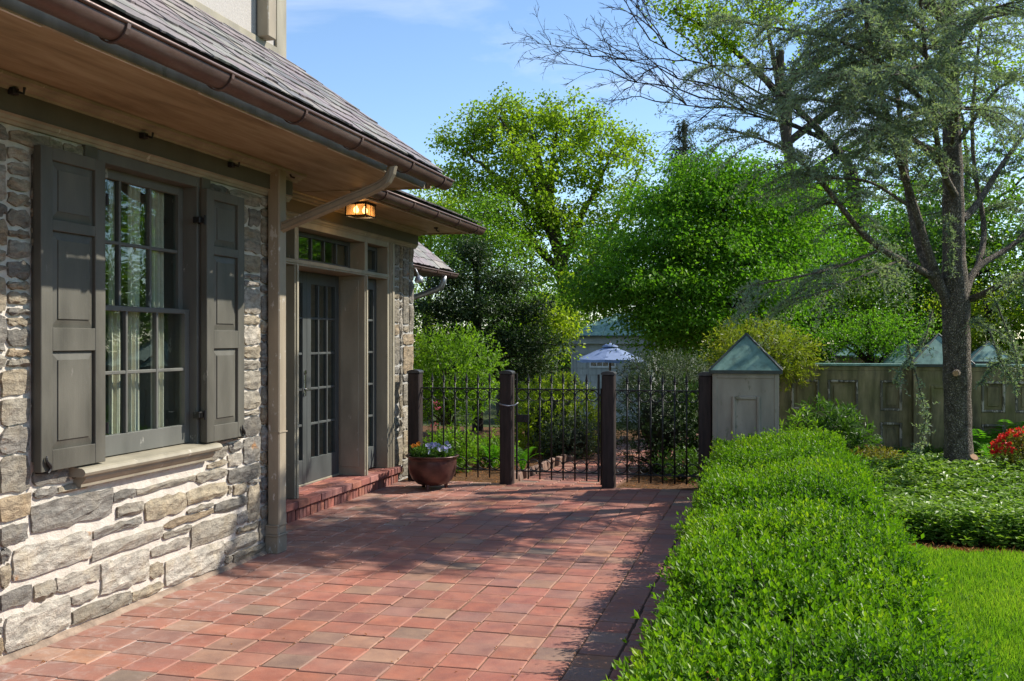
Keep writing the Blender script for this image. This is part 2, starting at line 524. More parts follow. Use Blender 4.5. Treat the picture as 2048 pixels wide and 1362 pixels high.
MAT['plaster'] = simple('room_plaster', (0.30, 0.28, 0.25), 0.9, 0.08, 4, 0.02)
MAT['roomfloor'] = simple('room_floor', (0.10, 0.06, 0.035), 0.5, 0.2, 6, 0.05)
MAT['curtain'] = simple('curtain_linen', (0.56, 0.50, 0.40), 0.9, 0.08, 40, 0.1)
MAT['kettle'] = simple('rust_red_cast_iron', (0.075, 0.032, 0.026), 0.34, 0.6, 9, 0.25, 0.25, 0.55)
MAT['soil'] = simple('potting_soil', (0.035, 0.024, 0.016), 0.95, 0.4, 50, 0.8)
MAT['canvas'] = simple('shade_blue_canvas', (0.18, 0.24, 0.38), 0.85, 0.08, 8, 0.1)  # darker, bluer canvas: the tree shade over the parasol is put into its colour
MAT['wood'] = simple('oiled_wood', (0.14, 0.07, 0.035), 0.55, 0.3, 6, 0.2, 0, 0.35, (10, 10, 1))
MAT['cutwood'] = simple('cut_wood', (0.42, 0.24, 0.12), 0.8, 0.25, 25, 0.3)

def glass_mat(name, tint=(0.9, 0.95, 0.93), ior=1.75):
    t = NT(name); p = t.pos()
    w = t.noise(p, 3.0, 2)
    nrm = t.bump(w, 0.05, 0.02)
    g = t.n('NewGeometry')
    dt = t.n('VectorMath', {'operation': 'DOT_PRODUCT'}, **{'0': g.outputs['Normal'], '1': g.outputs['Incoming']}).outputs['Value']
    fr = t.math('ADD', 0.05, t.math('MULTIPLY', 0.95, t.math('POWER', t.math('SUBTRACT', 1.0, t.math('ABSOLUTE', dt)), 4.2)))
    tr = t.n('BsdfTransparent', Color=tint).outputs[0]
    gl = t.n('BsdfGlossy', Color=(0.95, 1.0, 0.98), Roughness=0.012, Normal=nrm).outputs[0]
    mx = t.n('MixShader'); t.set(mx, 0, fr); t.set(mx, 1, tr); t.set(mx, 2, gl)
    return t.done(mx.outputs[0])
MAT['glass'] = glass_mat('window_glass')
def lamp_glass():
    t = NT('seeded_amber_glass')
    tr = t.n('BsdfTransparent', Color=(0.85, 0.72, 0.52)).outputs[0]
    df = t.n('BsdfTranslucent', Color=(0.7, 0.5, 0.3)).outputs[0]
    mx = t.n('MixShader'); t.set(mx, 0, 0.22); t.set(mx, 1, tr); t.set(mx, 2, df)
    return t.done(mx.outputs[0])
MAT['lampglass'] = lamp_glass()
def bulb_mat():
    t = NT('lit_bulb')
    return t.done(t.n('Emission', Color=(1.0, 0.72, 0.42, 1), Strength=6.5).outputs[0])
MAT['bulb'] = bulb_mat()

def bark_mat(name, dark, lite, vs_=3.0, sc=7.0, strength=0.8):
    t = NT(name); p = t.pos()
    v = t.mapped(p, (sc, sc, vs_))
    a = t.noise(v, 2.2, 7, 0.65, 0.6)
    vo = t.n('TexVoronoi', {'feature': 'DISTANCE_TO_EDGE'}, Vector=t.mapped(t.n('VectorMath', {'operation': 'ADD'}, **{'0': p, '1': t.n('VectorMath', {'operation': 'SCALE'}, **{'0': t.n('TexNoise', Vector=p, Scale=14.0).outputs['Color'], 'Scale': 0.08}).outputs[0]}).outputs[0], (sc * 2.0, sc * 2.0, vs_ * 2.0)), Scale=3.4).outputs['Distance']
    cr = t.rng(vo, 0.0, 0.22)
    c = t.mix(t.rng(a, 0.3, 0.72), dark, lite)
    c = t.mix(t.math('MULTIPLY', t.math('SUBTRACT', 1.0, cr), 0.6), c, tuple(q * 0.6 for q in dark))
    return t.done(t.bsdf(Base_Color=c, Roughness=0.9, Specular_IOR_Level=0.15, Normal=t.bump(t.math('ADD', a, cr), strength, 0.012)))
MAT['cedar_bark'] = bark_mat('cedar_bark', (0.11, 0.088, 0.066), (0.42, 0.36, 0.28), 5.0, 9.0, 1.3)
MAT['bark'] = bark_mat('grey_brown_bark', (0.05, 0.04, 0.03), (0.14, 0.115, 0.085))
MAT['dark_bark'] = bark_mat('dark_bark', (0.022, 0.018, 0.016), (0.06, 0.048, 0.04))

def leaf_mat(name, stops, rough=0.45, trans=0.4, tcol=1.0, spec=0.4, patch=0.0):
    """stops along a per-leaf random value; light also passes through the leaf"""
    t = NT(name)
    r = t.n('Attribute', {'attribute_name': 'rnd'}).outputs['Fac']
    n = t.noise(t.pos(), 1.3 if not patch else patch, 3)
    f = t.math('ADD', t.math('MULTIPLY', r, 0.75), t.math('MULTIPLY', t.rng(n, 0.3, 0.7), 0.25))
    c = t.ramp(f, stops)
    tc = t.mix(1.0, c, (1.35 * tcol, 1.55 * tcol, 0.55 * tcol), 'MULTIPLY')
    b = t.bsdf(Base_Color=c, Roughness=rough, Specular_IOR_Level=spec * 0.6)
    tr = t.n('BsdfTranslucent', Color=tc).outputs[0]
    mx = t.n('MixShader'); t.set(mx, 0, trans); t.set(mx, 1, b); t.set(mx, 2, tr)
    return t.done(mx.outputs[0])
G = lambda *a: a
MAT['boxwood'] = leaf_mat('boxwood_leaf', [(0.0, (0.013, 0.045, 0.006)), (0.3, (0.048, 0.125, 0.008)), (0.65, (0.135, 0.26, 0.010)), (1.0, (0.30, 0.385, 0.02))], 0.45, 0.36, 1.1, 0.35)
MAT['boxinner'] = simple('hedge_interior', (0.020, 0.026, 0.010), 0.95, 0.5, 25, 0.8)  # near-black, the shade between shoots is put into this colour
MAT['maple'] = leaf_mat('spring_maple_leaf', [(0.0, (0.095, 0.155, 0.015)), (0.5, (0.185, 0.265, 0.02)), (1.0, (0.29, 0.335, 0.035))], 0.5, 0.5, 1.25, 0.3)
MAT['jmaple'] = leaf_mat('green_maple_leaf', [(0.0, (0.028, 0.085, 0.010)), (0.5, (0.095, 0.22, 0.016)), (1.0, (0.22, 0.35, 0.03))], 0.45, 0.45, 1.15, 0.3)
MAT['green'] = leaf_mat('bright_shrub_leaf', [(0.0, (0.06, 0.13, 0.014)), (0.5, (0.125, 0.23, 0.018)), (1.0, (0.215, 0.305, 0.025))], 0.45, 0.45, 1.15, 0.35)
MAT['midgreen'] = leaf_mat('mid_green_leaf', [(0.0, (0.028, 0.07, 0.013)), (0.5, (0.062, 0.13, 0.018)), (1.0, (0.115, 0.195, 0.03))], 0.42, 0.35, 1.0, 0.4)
MAT['lime'] = leaf_mat('lime_leaf', [(0.0, (0.13, 0.20, 0.014)), (0.5, (0.24, 0.31, 0.02)), (1.0, (0.36, 0.37, 0.04))], 0.45, 0.45, 1.2, 0.35)
MAT['yellow'] = leaf_mat('yellowish_leaf', [(0.0, (0.09, 0.14, 0.016)), (0.5, (0.20, 0.235, 0.025)), (1.0, (0.34, 0.30, 0.05))], 0.45, 0.4, 1.1, 0.35)
MAT['dusk'] = leaf_mat('dark_evergreen_leaf', [(0.0, (0.014, 0.03, 0.012)), (0.55, (0.034, 0.066, 0.02)), (0.85, (0.075, 0.11, 0.03)), (1.0, (0.16, 0.145, 0.075))], 0.5, 0.2, 1.0, 0.35)
MAT['greyleaf'] = leaf_mat('grey_green_leaf', [(0.0, (0.03, 0.05, 0.026)), (0.5, (0.075, 0.105, 0.06)), (1.0, (0.16, 0.18, 0.12))], 0.5, 0.25, 1.0, 0.35)
MAT['cedar'] = leaf_mat('blue_cedar_needle', [(0.0, (0.10, 0.14, 0.115)), (0.45, (0.21, 0.265, 0.205)), (0.8, (0.32, 0.36, 0.25)), (1.0, (0.40, 0.37, 0.22))], 0.6, 0.38, 1.0, 0.3)
MAT['spruce'] = leaf_mat('spruce_needle', [(0.0, (0.03, 0.05, 0.035)), (1.0, (0.09, 0.11, 0.07))], 0.55, 0.2)
MAT['pachy'] = leaf_mat('ground_cover_leaf', [(0.0, (0.055, 0.115, 0.018)), (0.5, (0.15, 0.25, 0.035)), (1.0, (0.28, 0.37, 0.07))], 0.42, 0.35, 1.1, 0.35)
MAT['fern'] = leaf_mat('fern_frond', [(0.0, (0.04, 0.13, 0.010)), (0.5, (0.085, 0.225, 0.014)), (1.0, (0.15, 0.30, 0.02))], 0.5, 0.5, 1.2, 0.3)
MAT['grass'] = leaf_mat('lawn_grass', [(0.0, (0.06, 0.14, 0.012)), (0.5, (0.155, 0.285, 0.02)), (0.85, (0.29, 0.38, 0.045)), (1.0, (0.42, 0.40, 0.12))], 0.45, 0.4, 1.1, 0.35)
MAT['red'] = leaf_mat('red_azalea_petal', [(0.0, (0.60, 0.012, 0.022)), (1.0, (0.80, 0.06, 0.06))], 0.5, 0.35, 0.8, 0.3)
MAT['pink'] = leaf_mat('pink_petal', [(0.0, (0.55, 0.07, 0.2)), (1.0, (0.7, 0.22, 0.35))], 0.5, 0.3, 0.7, 0.3)
MAT['pansy'] = leaf_mat('pansy_petal', [(0.0, (0.24, 0.23, 0.55)), (0.6, (0.45, 0.45, 0.72)), (1.0, (0.75, 0.75, 0.8))], 0.5, 0.3, 0.7, 0.3)
MAT['orange'] = leaf_mat('orange_petal', [(0.0, (0.55, 0.14, 0.01)), (1.0, (0.7, 0.28, 0.02))], 0.5, 0.3, 0.7, 0.3)
MAT['bronze'] = leaf_mat('bronze_leaf', [(0.0, (0.10, 0.13, 0.02)), (0.6, (0.20, 0.17, 0.03)), (1.0, (0.30, 0.10, 0.04))], 0.45, 0.4, 1.0, 0.35)
MAT['dry'] = leaf_mat('dry_leaf', [(0.0, (0.22, 0.08, 0.02)), (1.0, (0.40, 0.17, 0.05))], 0.7, 0.2, 0.6, 0.2)

def ground_mat(name, a_, b_, sc=6, bump=0.8, dist=0.02):
    t = NT(name); p = t.pos()
    a = t.noise(p, sc, 7, 0.7); b = t.noise(p, sc * 9, 4, 0.65)
    c = t.mix(t.rng(a, 0.32, 0.68), a_, b_)
    c = t.mix(t.rng(b, 0.4, 0.75, 0, 0.6), c, tuple(q * 0.45 for q in a_))
    return t.done(t.bsdf(Base_Color=c, Roughness=0.95, Specular_IOR_Level=0.1, Normal=t.bump(t.math('ADD', a, b), bump, dist)))
MAT['mulch'] = ground_mat('bark_mulch', (0.085, 0.045, 0.022), (0.21, 0.115, 0.055), 14)
MAT['earth'] = ground_mat('dark_earth', (0.035, 0.045, 0.016), (0.075, 0.095, 0.028), 3)  # dark greenish soil colour, mottled by noise
MAT['turf'] = ground_mat('turf_base', (0.055, 0.115, 0.014), (0.11, 0.19, 0.025), 5)
# ================================================================== SETTING
def terrain_z(y):
    t = np.clip((np.asarray(y, float) - 17.5) / 9.0, 0, 1)
    return -0.05 - 0.80 * t * t * (3 - 2 * t)

def build_ground():
    xs = np.concatenate([np.linspace(-400, -20, 12), np.linspace(-16, 24, 41), np.linspace(30, 400, 12)])
    ys = np.concatenate([np.linspace(-60, -2, 8), np.linspace(0, 34, 60), np.linspace(40, 600, 16)])
    X, Y = np.meshgrid(xs, ys)
    Z = terrain_z(Y)
    V = np.stack([X, Y, Z], -1).reshape(-1, 3)
    nx, ny = len(xs), len(ys)
    i, j = np.meshgrid(np.arange(nx - 1), np.arange(ny - 1))
    a = (j * nx + i).ravel()
    q = np.stack([a, a + 1, a + nx + 1, a + nx], -1)
    o = place('ground', mesh_np('ground', V, quads=q, mats=MAT['earth'], smooth=True), (0, 0, 0))
    return tag(o, kind='structure')
build_ground()

# ---- patio of square clay pavers
WALL_X, DOOR_X = -3.56, -4.00
PATIO_Y1 = 10.565
patio = MB()
patio.box(-3.95, -0.47, -1.5, PATIO_Y1, -0.045, -0.0045)
patio = patio.build('patio', MAT['joint'], origin=(-2.0, 6.0, -0.045))
tag(patio, kind='structure')

PAVER_COLS = [((0.315, 0.108, 0.075), 6), ((0.30, 0.115, 0.084), 6), ((0.265, 0.112, 0.09), 5), ((0.235, 0.108, 0.092), 3), ((0.335, 0.115, 0.076), 4),
              ((0.35, 0.16, 0.09), 0.8), ((0.24, 0.15, 0.115), 0.8), ((0.185, 0.14, 0.115), 0.35), ((0.32, 0.108, 0.08), 3), ((0.31, 0.17, 0.12), 2.2)]
_pw = np.array([w for _, w in PAVER_COLS]); _pw = _pw / _pw.sum()
def paver_col():
    c = np.array(PAVER_COLS[rng.choice(len(PAVER_COLS), p=_pw)][0])
    c = c * np.array([1.03, 1.0, 0.93])
    return c * rng.uniform(0.84, 1.1) * rng.uniform(0.97, 1.03, 3)

def paver_mesh(name, w, l, ch=0.006, depth=0.035, jit=0.0022):
    """slightly irregular block, rounded top arris; top at z = 0"""
    j = lambda: random.uniform(-jit, jit)
    c = [(-w / 2 + j(), -l / 2 + j()), (w / 2 + j(), -l / 2 + j()), (w / 2 + j(), l / 2 + j()), (-w / 2 + j(), l / 2 + j())]
    def ring(inset, z):
        return [(x - math.copysign(inset, x), y - math.copysign(inset, y), z) for x, y in c]
    rs = [ring(0, -depth), ring(0, -ch), ring(ch * 0.35, -ch * 0.35), ring(ch, 0)]
    V = [p for r in rs for p in r]
    F = []
    for k in range(3):
        for i in range(4):
            i2 = (i + 1) % 4
            F.append([k * 4 + i, k * 4 + i2, k * 4 + 4 + i2, k * 4 + 4 + i])
    F.append([12, 13, 14, 15])
    return V, F
PV = [paver_mesh('paver', 0.1955, 0.1955) for _ in range(10)]
PH = [paver_mesh('paver', 0.2, 0.0945) for _ in range(6)]
PV_ME = [mesh_np('paver', v, polys=f, mats=MAT['paver']) for v, f in PV]
PH_ME = [mesh_np('paver', v, polys=f, mats=MAT['paver']) for v, f in PH]
def build_pavers():
    spots = []
    x_lines = [-0.943 - 0.2005 * k for k in range(-1, 15)]
    for ci, xr in enumerate(x_lines):
        xc = xr - 0.1
        drift = rng.normal(0, 0.016)
        for k in range(-36, 26):
            yc = 5.562 + 0.2 * k + 0.1 + drift + rng.normal(0, 0.0025)
            if yc > PATIO_Y1 - 0.05 or yc < -1.2: continue
            if yc < 7.0 and xc < WALL_X + 0.09: continue
            if xc < -3.86: continue
            spots.append((0, xc + rng.normal(0, 0.002), yc, rng.normal(0, 0.005)))
    for k in range(-70, 55):                                   # edging course beside the hedge
        yc = 5.562 + 0.0985 * k
        if -1.2 < yc < PATIO_Y1 - 0.03:
            spots.append((1, -0.633 + rng.normal(0, 0.003), yc, rng.normal(0, 0.008)))
    # which show largest in the picture
    def size(s):
        _, x, y, _ = s
        d = -x * ST + y * CT; u = (x * CT + y * ST) / d if d > 0.2 else 9
        vy = EYE / d if d > 0.2 else 9
        return 0 if (d < 0.3 or abs(u) > 0.51 or vy > 0.337) else 1.0 / d
    order = sorted(range(len(spots)), key=lambda i: -size(spots[i]))
    rest = MB()
    for n, i in enumerate(order):
        kind, x, y, rz = spots[i]
        z = rng.normal(0, 0.0013)
        col = paver_col() if kind == 0 else paver_col() * 0.9
        lst = PV if kind == 0 else PH
        v = rng.integers(len(lst))
        if n < 300 and size(spots[i]) > 0:
            place('paver', (PV_ME if kind == 0 else PH_ME)[v], (x, y, z), patio, (rng.normal(0, 0.004), rng.normal(0, 0.004), rz), col)
        else:
            c, s = math.cos(rz), math.sin(rz)
            tx, ty = rng.normal(0, 0.004), rng.normal(0, 0.004)
            rest._add([(x + a * c - b * s, y + a * s + b * c, z + q + a * tx + b * ty) for a, b, q in lst[v][0]], lst[v][1], tuple(col))
    o = rest.build('paver_field', MAT['paver_attr'], patio, attr=True)
    o['kind'] = 'stuff'
build_pavers()

# ---- brick path beyond the gate, its beds and the lawn
def strip(name, pts, z, mat, th=0.04):
    m = MB(); m.hexa([(x, y, z - th) for x, y in pts], [(x, y, z) for x, y in pts])
    o = m.build(name, mat); o['kind'] = 'structure'; return o
strip('garden_bed', [(-9, 10.575), (-0.1, 10.575), (-0.1, 17.5), (-9, 17.5)], -0.02, MAT['mulch'])
strip('planting_bed', [(-0.42, 2.0), (0.58, 2.0), (0.62, 8.0), (1.9, 8.10), (3.2, 7.98), (7.0, 8.25), (7.0, 13.3), (0.0, 13.3), (0.0, 10.2), (-0.42, 10.2)], -0.012, MAT['mulch'])
strip('lawn', [(0.62, 0.0), (9, 0.0), (9, 8.15), (5, 8.0), (3.2, 7.93), (1.9, 8.04), (0.66, 7.94)], -0.004, MAT['turf'])

def path_x(y): return -2.72 + 0.07 * (y - 10.5) + 0.010 * (y - 10.5) ** 2
def build_path():
    bed = MB()
    n = 14
    ys = np.linspace(10.572, 17.4, n)
    bed.hexa([(path_x(y) - 0.02, y, -0.05) for y in ys] + [(path_x(y) + 1.08, y, -0.05) for y in ys[::-1]],
             [(path_x(y) - 0.02, y, -0.012) for y in ys] + [(path_x(y) + 1.08, y, -0.012) for y in ys[::-1]])
    path = bed.build('garden_path', MAT['joint'], origin=(-2.1, 13, -0.05)); path['kind'] = 'structure'
    r = 0; y = 10.625
    while y < 17.3:
        for c in range(5):
            x = path_x(y) + 0.1 + c * 0.21 + (0.1 if r % 2 else 0) * 0
            if rng.random() < 0.97:
                place('brick', PH_ME[rng.integers(6)], (x, y, -0.004 + rng.normal(0, 0.002)), path, (0, 0, rng.normal(0, 0.01)), paver_col() * 0.95)
        y += 0.1; r += 1
        if r > 38: y += 0.0
    # upright edging bricks on the bed side
    y = 10.62
    e = MB(); e.box(-0.03, 0.03, -0.09, 0.09, -0.05, 0.09, 0.008)
    em = mesh_np('edging_brick', np.array(e.v), polys=e.f, mats=MAT['brick'])
    while y < 15.5:
        place('edging_brick', em, (path_x(y) - 0.06 + rng.normal(0, 0.01), y, -0.01 + rng.normal(0, 0.012)), path, (rng.normal(0, 0.08), rng.normal(0, 0.12), rng.normal(0, 0.06)), (0.20, 0.12, 0.085))
        y += 0.2
build_path()

# ================================================================== HOUSE
house = empty('stone_house', (-4.0, 6.0, 0.0), 'grey stone house with slate pent roof, shuttered window and brick doorstep', 'house')

STONE_COLS = [((0.26, 0.24, 0.20), 5), ((0.285, 0.25, 0.19), 4), ((0.22, 0.21, 0.19), 5), ((0.31, 0.27, 0.20), 2.5), ((0.345, 0.32, 0.275), 2.5), ((0.165, 0.157, 0.14), 2), ((0.28, 0.225, 0.155), 1.6)]
_sw = np.array([w for _, w in STONE_COLS]); _sw = _sw / _sw.sum()
def stone_col():
    return np.array(STONE_COLS[rng.choice(len(STONE_COLS), p=_sw)][0]) * rng.uniform(0.86, 1.22)

def stone_piece(u0, u1, v0, v1, gap=0.009, proud=0.020):
    """front face grid + skirt, in (u, v, n)"""
    w, h = u1 - u0, v1 - v0
    nx = 8 if w > 0.3 else 6; ny = 6 if h > 0.16 else 4
    g = gap
    us = np.linspace(u0 + g, u1 - g, nx); vs_ = np.linspace(v0 + g, v1 - g, ny)
    U, Vv = np.meshgrid(us, vs_)
    U = U.copy(); Vv = Vv.copy()
    edge = np.zeros_like(U, bool); edge[0] = edge[-1] = True; edge[:, 0] = edge[:, -1] = True
    ju = rng.normal(0, 0.005, U.shape); jv = rng.normal(0, 0.0045, U.shape)
    U += ju; Vv += jv
    # knock the corners in
    k = min(0.009, 0.12 * min(w, h))
    for (a, b, su, sv) in ((0, 0, 1, 1), (0, -1, -1, 1), (-1, 0, 1, -1), (-1, -1, -1, -1)):
        U[a, b] += su * k * rng.uniform(0.2, 1.1); Vv[a, b] += sv * k * rng.uniform(0.2, 1.1)
    slope = rng.normal(0, 0.03)
    N = proud + rng.normal(0, 0.0042, U.shape) + rng.normal(0, 0.004, (ny, 1)) + slope * (Vv - (v0 + v1) / 2)
    N[edge] = np.minimum(N[edge], proud) * 0.8 - 0.001
    V = np.stack([U, Vv, N], -1).reshape(-1, 3)
    F = []
    for j in range(ny - 1):
        for i in range(nx - 1):
            a = j * nx + i
            F.append([a, a + 1, a + nx + 1, a + nx])
    loop = [i for i in range(nx)] + [j * nx + nx - 1 for j in range(1, ny)] + [(ny - 1) * nx + i for i in range(nx - 2, -1, -1)] + [j * nx for j in range(ny - 2, 0, -1)]
    base = len(V)
    B = V[loop].copy(); B[:, 2] = -0.03
    V = np.vstack([V, B])
    m = len(loop)
    for q in range(m):
        q2 = (q + 1) % m
        F.append([loop[q2], loop[q], base + q, base + q2])
    return V, F

def fill_rects(u0, u1, v0, v1, holes, hand, wmin=0.16, wmax=0.52, heights=(0.06, 0.08, 0.11, 0.14, 0.19), cell=0.0125):
    nu, nv = int((u1 - u0) / cell), int((v1 - v0) / cell)
    occ = np.zeros((nv, nu), bool)
    def mark(a0, a1, b0, b1):
        occ[max(0, int(round((b0 - v0) / cell))):max(0, int(round((b1 - v0) / cell))), max(0, int(round((a0 - u0) / cell))):max(0, int(round((a1 - u0) / cell)))] = True
    for h in holes: mark(*h)
    out = []
    for h in hand:
        mark(*h); out.append(h)
    for r in range(nv):
        c = 0
        while c < nu:
            if occ[r, c]: c += 1; continue
            run = 0
            while c + run < nu and not occ[r, c + run]: run += 1
            h = int(rng.choice(heights) / cell)
            w = int(max(rng.uniform(wmin, wmax) / cell, h * rng.uniform(1.3, 2.2)))
            if run - w < wmin * 0.7 / cell: w = run
            w = min(w, run)
            if w > 1.6 * wmax / cell: w = w // 2
            hh = 0
            while hh < h and r + hh < nv and not occ[r + hh, c:c + w].any(): hh += 1
            rem = 0
            while rem < 5 and r + hh + rem < nv and not occ[r + hh + rem, c:c + w].any(): rem += 1
            if r + hh + rem >= nv or rem < 4: hh += rem
            occ[r:r + hh, c:c + w] = True
            if hh * cell > 0.03 and w * cell > 0.04:
                out.append((u0 + c * cell, u0 + (c + w) * cell, v0 + r * cell, v0 + (r + hh) * cell))
            c += w
    return out

def lay_stones(rects, to_world, parent, light=(), gap=0.009, dim=1.0):
    for r in rects:
        V, F = stone_piece(*r, gap=gap)
        W = np.array([to_world(*p) for p in V], np.float32)
        o = W.mean(0)
        me = mesh_np('stone', W - o, polys=F, mats=MAT['stone'])
        c = stone_col() * dim
        for (a, b, col) in light:
            if r[0] <= a <= r[1] and r[2] <= b <= r[3]: c = np.array(col)
        place('stone', me, [float(q) for q in o], parent, color=c)

# ---- wall with the window
WIN_Y0, WIN_Y1, WIN_Z0, WIN_Z1 = 4.78, 5.86, 0.79, 2.56
m = MB()
for y0, y1, z0, z1 in ((1.2, WIN_Y0, -0.04, 2.78), (WIN_Y1, 7.02, -0.04, 2.78), (WIN_Y0, WIN_Y1, -0.04, WIN_Z0), (WIN_Y0, WIN_Y1, WIN_Z1, 2.78)):
    m.box(WALL_X - 0.4, WALL_X, y0, y1, z0, z1)
window_wall = m.build('window_wall', MAT['mortar'], house)
zc = [(0, 180, 285, 430), (180, 662, 332, 505), (200, 340, 245, 292), (345, 520, 214, 264), (0, 165, 462, 577), (80, 540, 590, 785), (688, 852, 335, 408), (855, 1096, 302, 425),
      (1103, 1338, 240, 328), (668, 800, 250, 305), (803, 1152, 226, 264), (1157, 1340, 140, 196), (1346, 1532, 118, 207), (550, 835, 468, 520), (542, 962, 573, 655),
      (966, 1258, 428, 470), (966, 1132, 490, 527), (1128, 1392, 448, 583), (1266, 1458, 318, 382), (1106, 1258, 350, 378), (1394, 1462, 378, 442), (893, 1118, 578, 643),
      (332, 588, 757, 852), (596, 879, 668, 862), (886, 962, 682, 762), (975, 1322, 655, 818), (1322, 1522, 548, 618), (1396, 1522, 466, 502), (425, 582, 868, 922),
      (425, 778, 955, 1042), (778, 962, 842, 897), (28, 414, 990, 1205), (0, 188, 852, 957), (205, 328, 797, 908), (0, 55, 690, 818), (1464, 1532, 215, 432)]
hand = []
for xl, xr, yt, yb in zc:
    p0 = at_X(xl / 2.948, 900 + yt / 2.948, WALL_X + 0.01); p1 = at_X(xl / 2.948, 900 + yb / 2.948, WALL_X + 0.01); p2 = at_X(xr / 2.948, 900, WALL_X + 0.01)
    hand.append((p0[1] - 0.008, p2[1] + 0.008, p1[2] - 0.008, p0[2] + 0.008))
rects = fill_rects(2.3, 7.03, 0.0, 2.56, [(WIN_Y0 - 0.06, WIN_Y1 + 0.06, WIN_Z0 - 0.12, WIN_Z1)], hand)
GRAN = (0.42, 0.395, 0.345)
bright = [(hand[i][0] + 0.03, hand[i][2] + 0.02, GRAN) for i in (31, 25, 23, 5)]
lay_stones(rects, lambda u, v, n: (WALL_X + n, u, v), window_wall, bright)
m = MB(); m.extrude_y([(WALL_X - 0.02, -0.02), (WALL_X + 0.045, -0.02), (WALL_X + 0.038, 0.005), (WALL_X + 0.022, 0.016), (WALL_X - 0.02, 0.03)], 1.2, 6.68); m.build('mortar_fillet', MAT['fillet'], window_wall)
# return of that wall beside the door recess
lay_stones(fill_rects(0.0, 0.42, 0.0, 2.56, [], []), lambda u, v, n: (WALL_X - u, 7.02 + n, v), window_wall)

# ---- wall around the french door, with the stone pier
m = MB()
for y0, y1 in ((7.02, 7.33), (10.39, 11.04)):
    m.box(DOOR_X - 0.4, DOOR_X, y0, y1, -0.04, 2.76)
m.box(-8.2, DOOR_X - 0.4, 10.64, 11.04, -0.04, 2.76)
m.box(DOOR_X - 0.4, DOOR_X, 7.33, 10.39, 2.60, 2.755)
door_wall = m.build('door_wall', MAT['mortar_grey'], house)
pr = fill_rects(10.40, 11.045, 0.0, 2.58, [], [], 0.12, 0.4, (0.09, 0.14, 0.2, 0.27, 0.33))
lay_stones(pr, lambda u, v, n: (DOOR_X + n, u, v), door_wall, gap=0.013, dim=0.9)
lay_stones(fill_rects(7.04, 7.32, 0.18, 2.58, [], []), lambda u, v, n: (DOOR_X + n, u, v), door_wall)
lay_stones(fill_rects(0.0, 0.9, 0.0, 2.58, [], [], 0.2, 0.5, (0.14, 0.2, 0.27)), lambda u, v, n: (DOOR_X - u, 11.04 + n, v), door_wall)

# ---- room behind the glass
m = MB()
for b in ((-8.2, -8.1, 1.2, 10.64, 0.1, 2.7), (-8.1, DOOR_X - 0.4, 1.2, 1.3, 0.1, 2.7)): m.box(*b)
m.box(-8.2, -3.97, 1.2, 11.0, 2.7, 2.75)
m.build('room_walls', MAT['plaster'], house)
m = MB(); m.box(-8.2, -3.97, 1.2, 10.64, 0.06, 0.12); m.build('room_floor', MAT['roomfloor'], house)

# ---- soffit, frieze and crown mouldings
m = MB(); m.box(-4.4, -2.7745, 1.2, 7.90, 2.762, 2.79)
soffit = m.build('soffit', MAT['soffit'], house)
m = MB(); m.box(-4.6, -3.425, 7.902, 11.34, 2.757, 2.79); m.build('soffit', MAT['soffit'], house)
def moulding(y0, y1, xw, dark=True):
    f = MB(); f.box(xw + 0.003, xw + 0.05, y0, y1, 2.595, 2.71, 0.004); f.build('frieze_board', MAT['frieze'], house)
    c = MB()
    c.extrude_y([(xw + 0.002, 2.705), (xw + 0.055, 2.705), (xw + 0.06, 2.716), (xw + 0.085, 2.722), (xw + 0.10, 2.738), (xw + 0.13, 2.744), (xw + 0.135, 2.759), (xw + 0.002, 2.759)], y0 - 0.003, y1 + 0.06)
    c.build('crown_moulding', MAT['trim'], house)
    b = MB()
    b.extrude_y([(xw + 0.002, 2.555), (xw + 0.02, 2.555), (xw + 0.026, 2.57), (xw + 0.034, 2.574), (xw + 0.04, 2.59), (xw + 0.056, 2.598), (xw + 0.002, 2.598)], y0, y1)
    b.build('bed_moulding', MAT['trim'], house)
moulding(1.2, 7.06, WALL_X)
moulding(7.07, 11.08, DOOR_X)

# fascias
def fascia(x, y0, y1, zb, zt, name='fascia', mat='pier'):
    m = MB(); m.box(x - 0.022, x, y0, y1, zb, zt); return m.build(name, MAT[mat], house)
fascia(-2.752, 1.2, 7.90, 2.745, 2.858)
m = MB(); m.box(-2.752, -2.715, 1.2, 7.90, 2.8585, 2.874); m.build('fascia_crown', MAT['soffit'], house)
m = MB(); m.box(-3.40, -2.715, 7.903, 7.925, 2.748, 2.872); m.build('fascia', MAT['soffit'], house)
fascia(-3.40, 7.93, 11.34, 2.742, 2.85)
m = MB(); m.box(-4.6, -3.378, 11.343, 11.365, 2.742, 2.85); m.build('fascia', MAT['soffit'], house)
# flaking pale paint strip where soffit meets fascia
def paint_edge(x, y0, y1, z):
    m = MB(); y = y0
    while y < y1:
        l = rng.uniform(0.05, 0.3); w = rng.uniform(0.004, 0.012)
        if rng.random() < 0.88:
            m.box(x - w, x + 0.004, y, min(y1, y + l * 0.98), z - 0.004, z)
        y += l
    o = m.build('flaking_paint_edge', MAT['white'], house); o['kind'] = 'stuff'
paint_edge(-2.762, 1.3, 7.88, 2.7445)
paint_edge(-3.422, 8.0, 11.3, 2.7405)

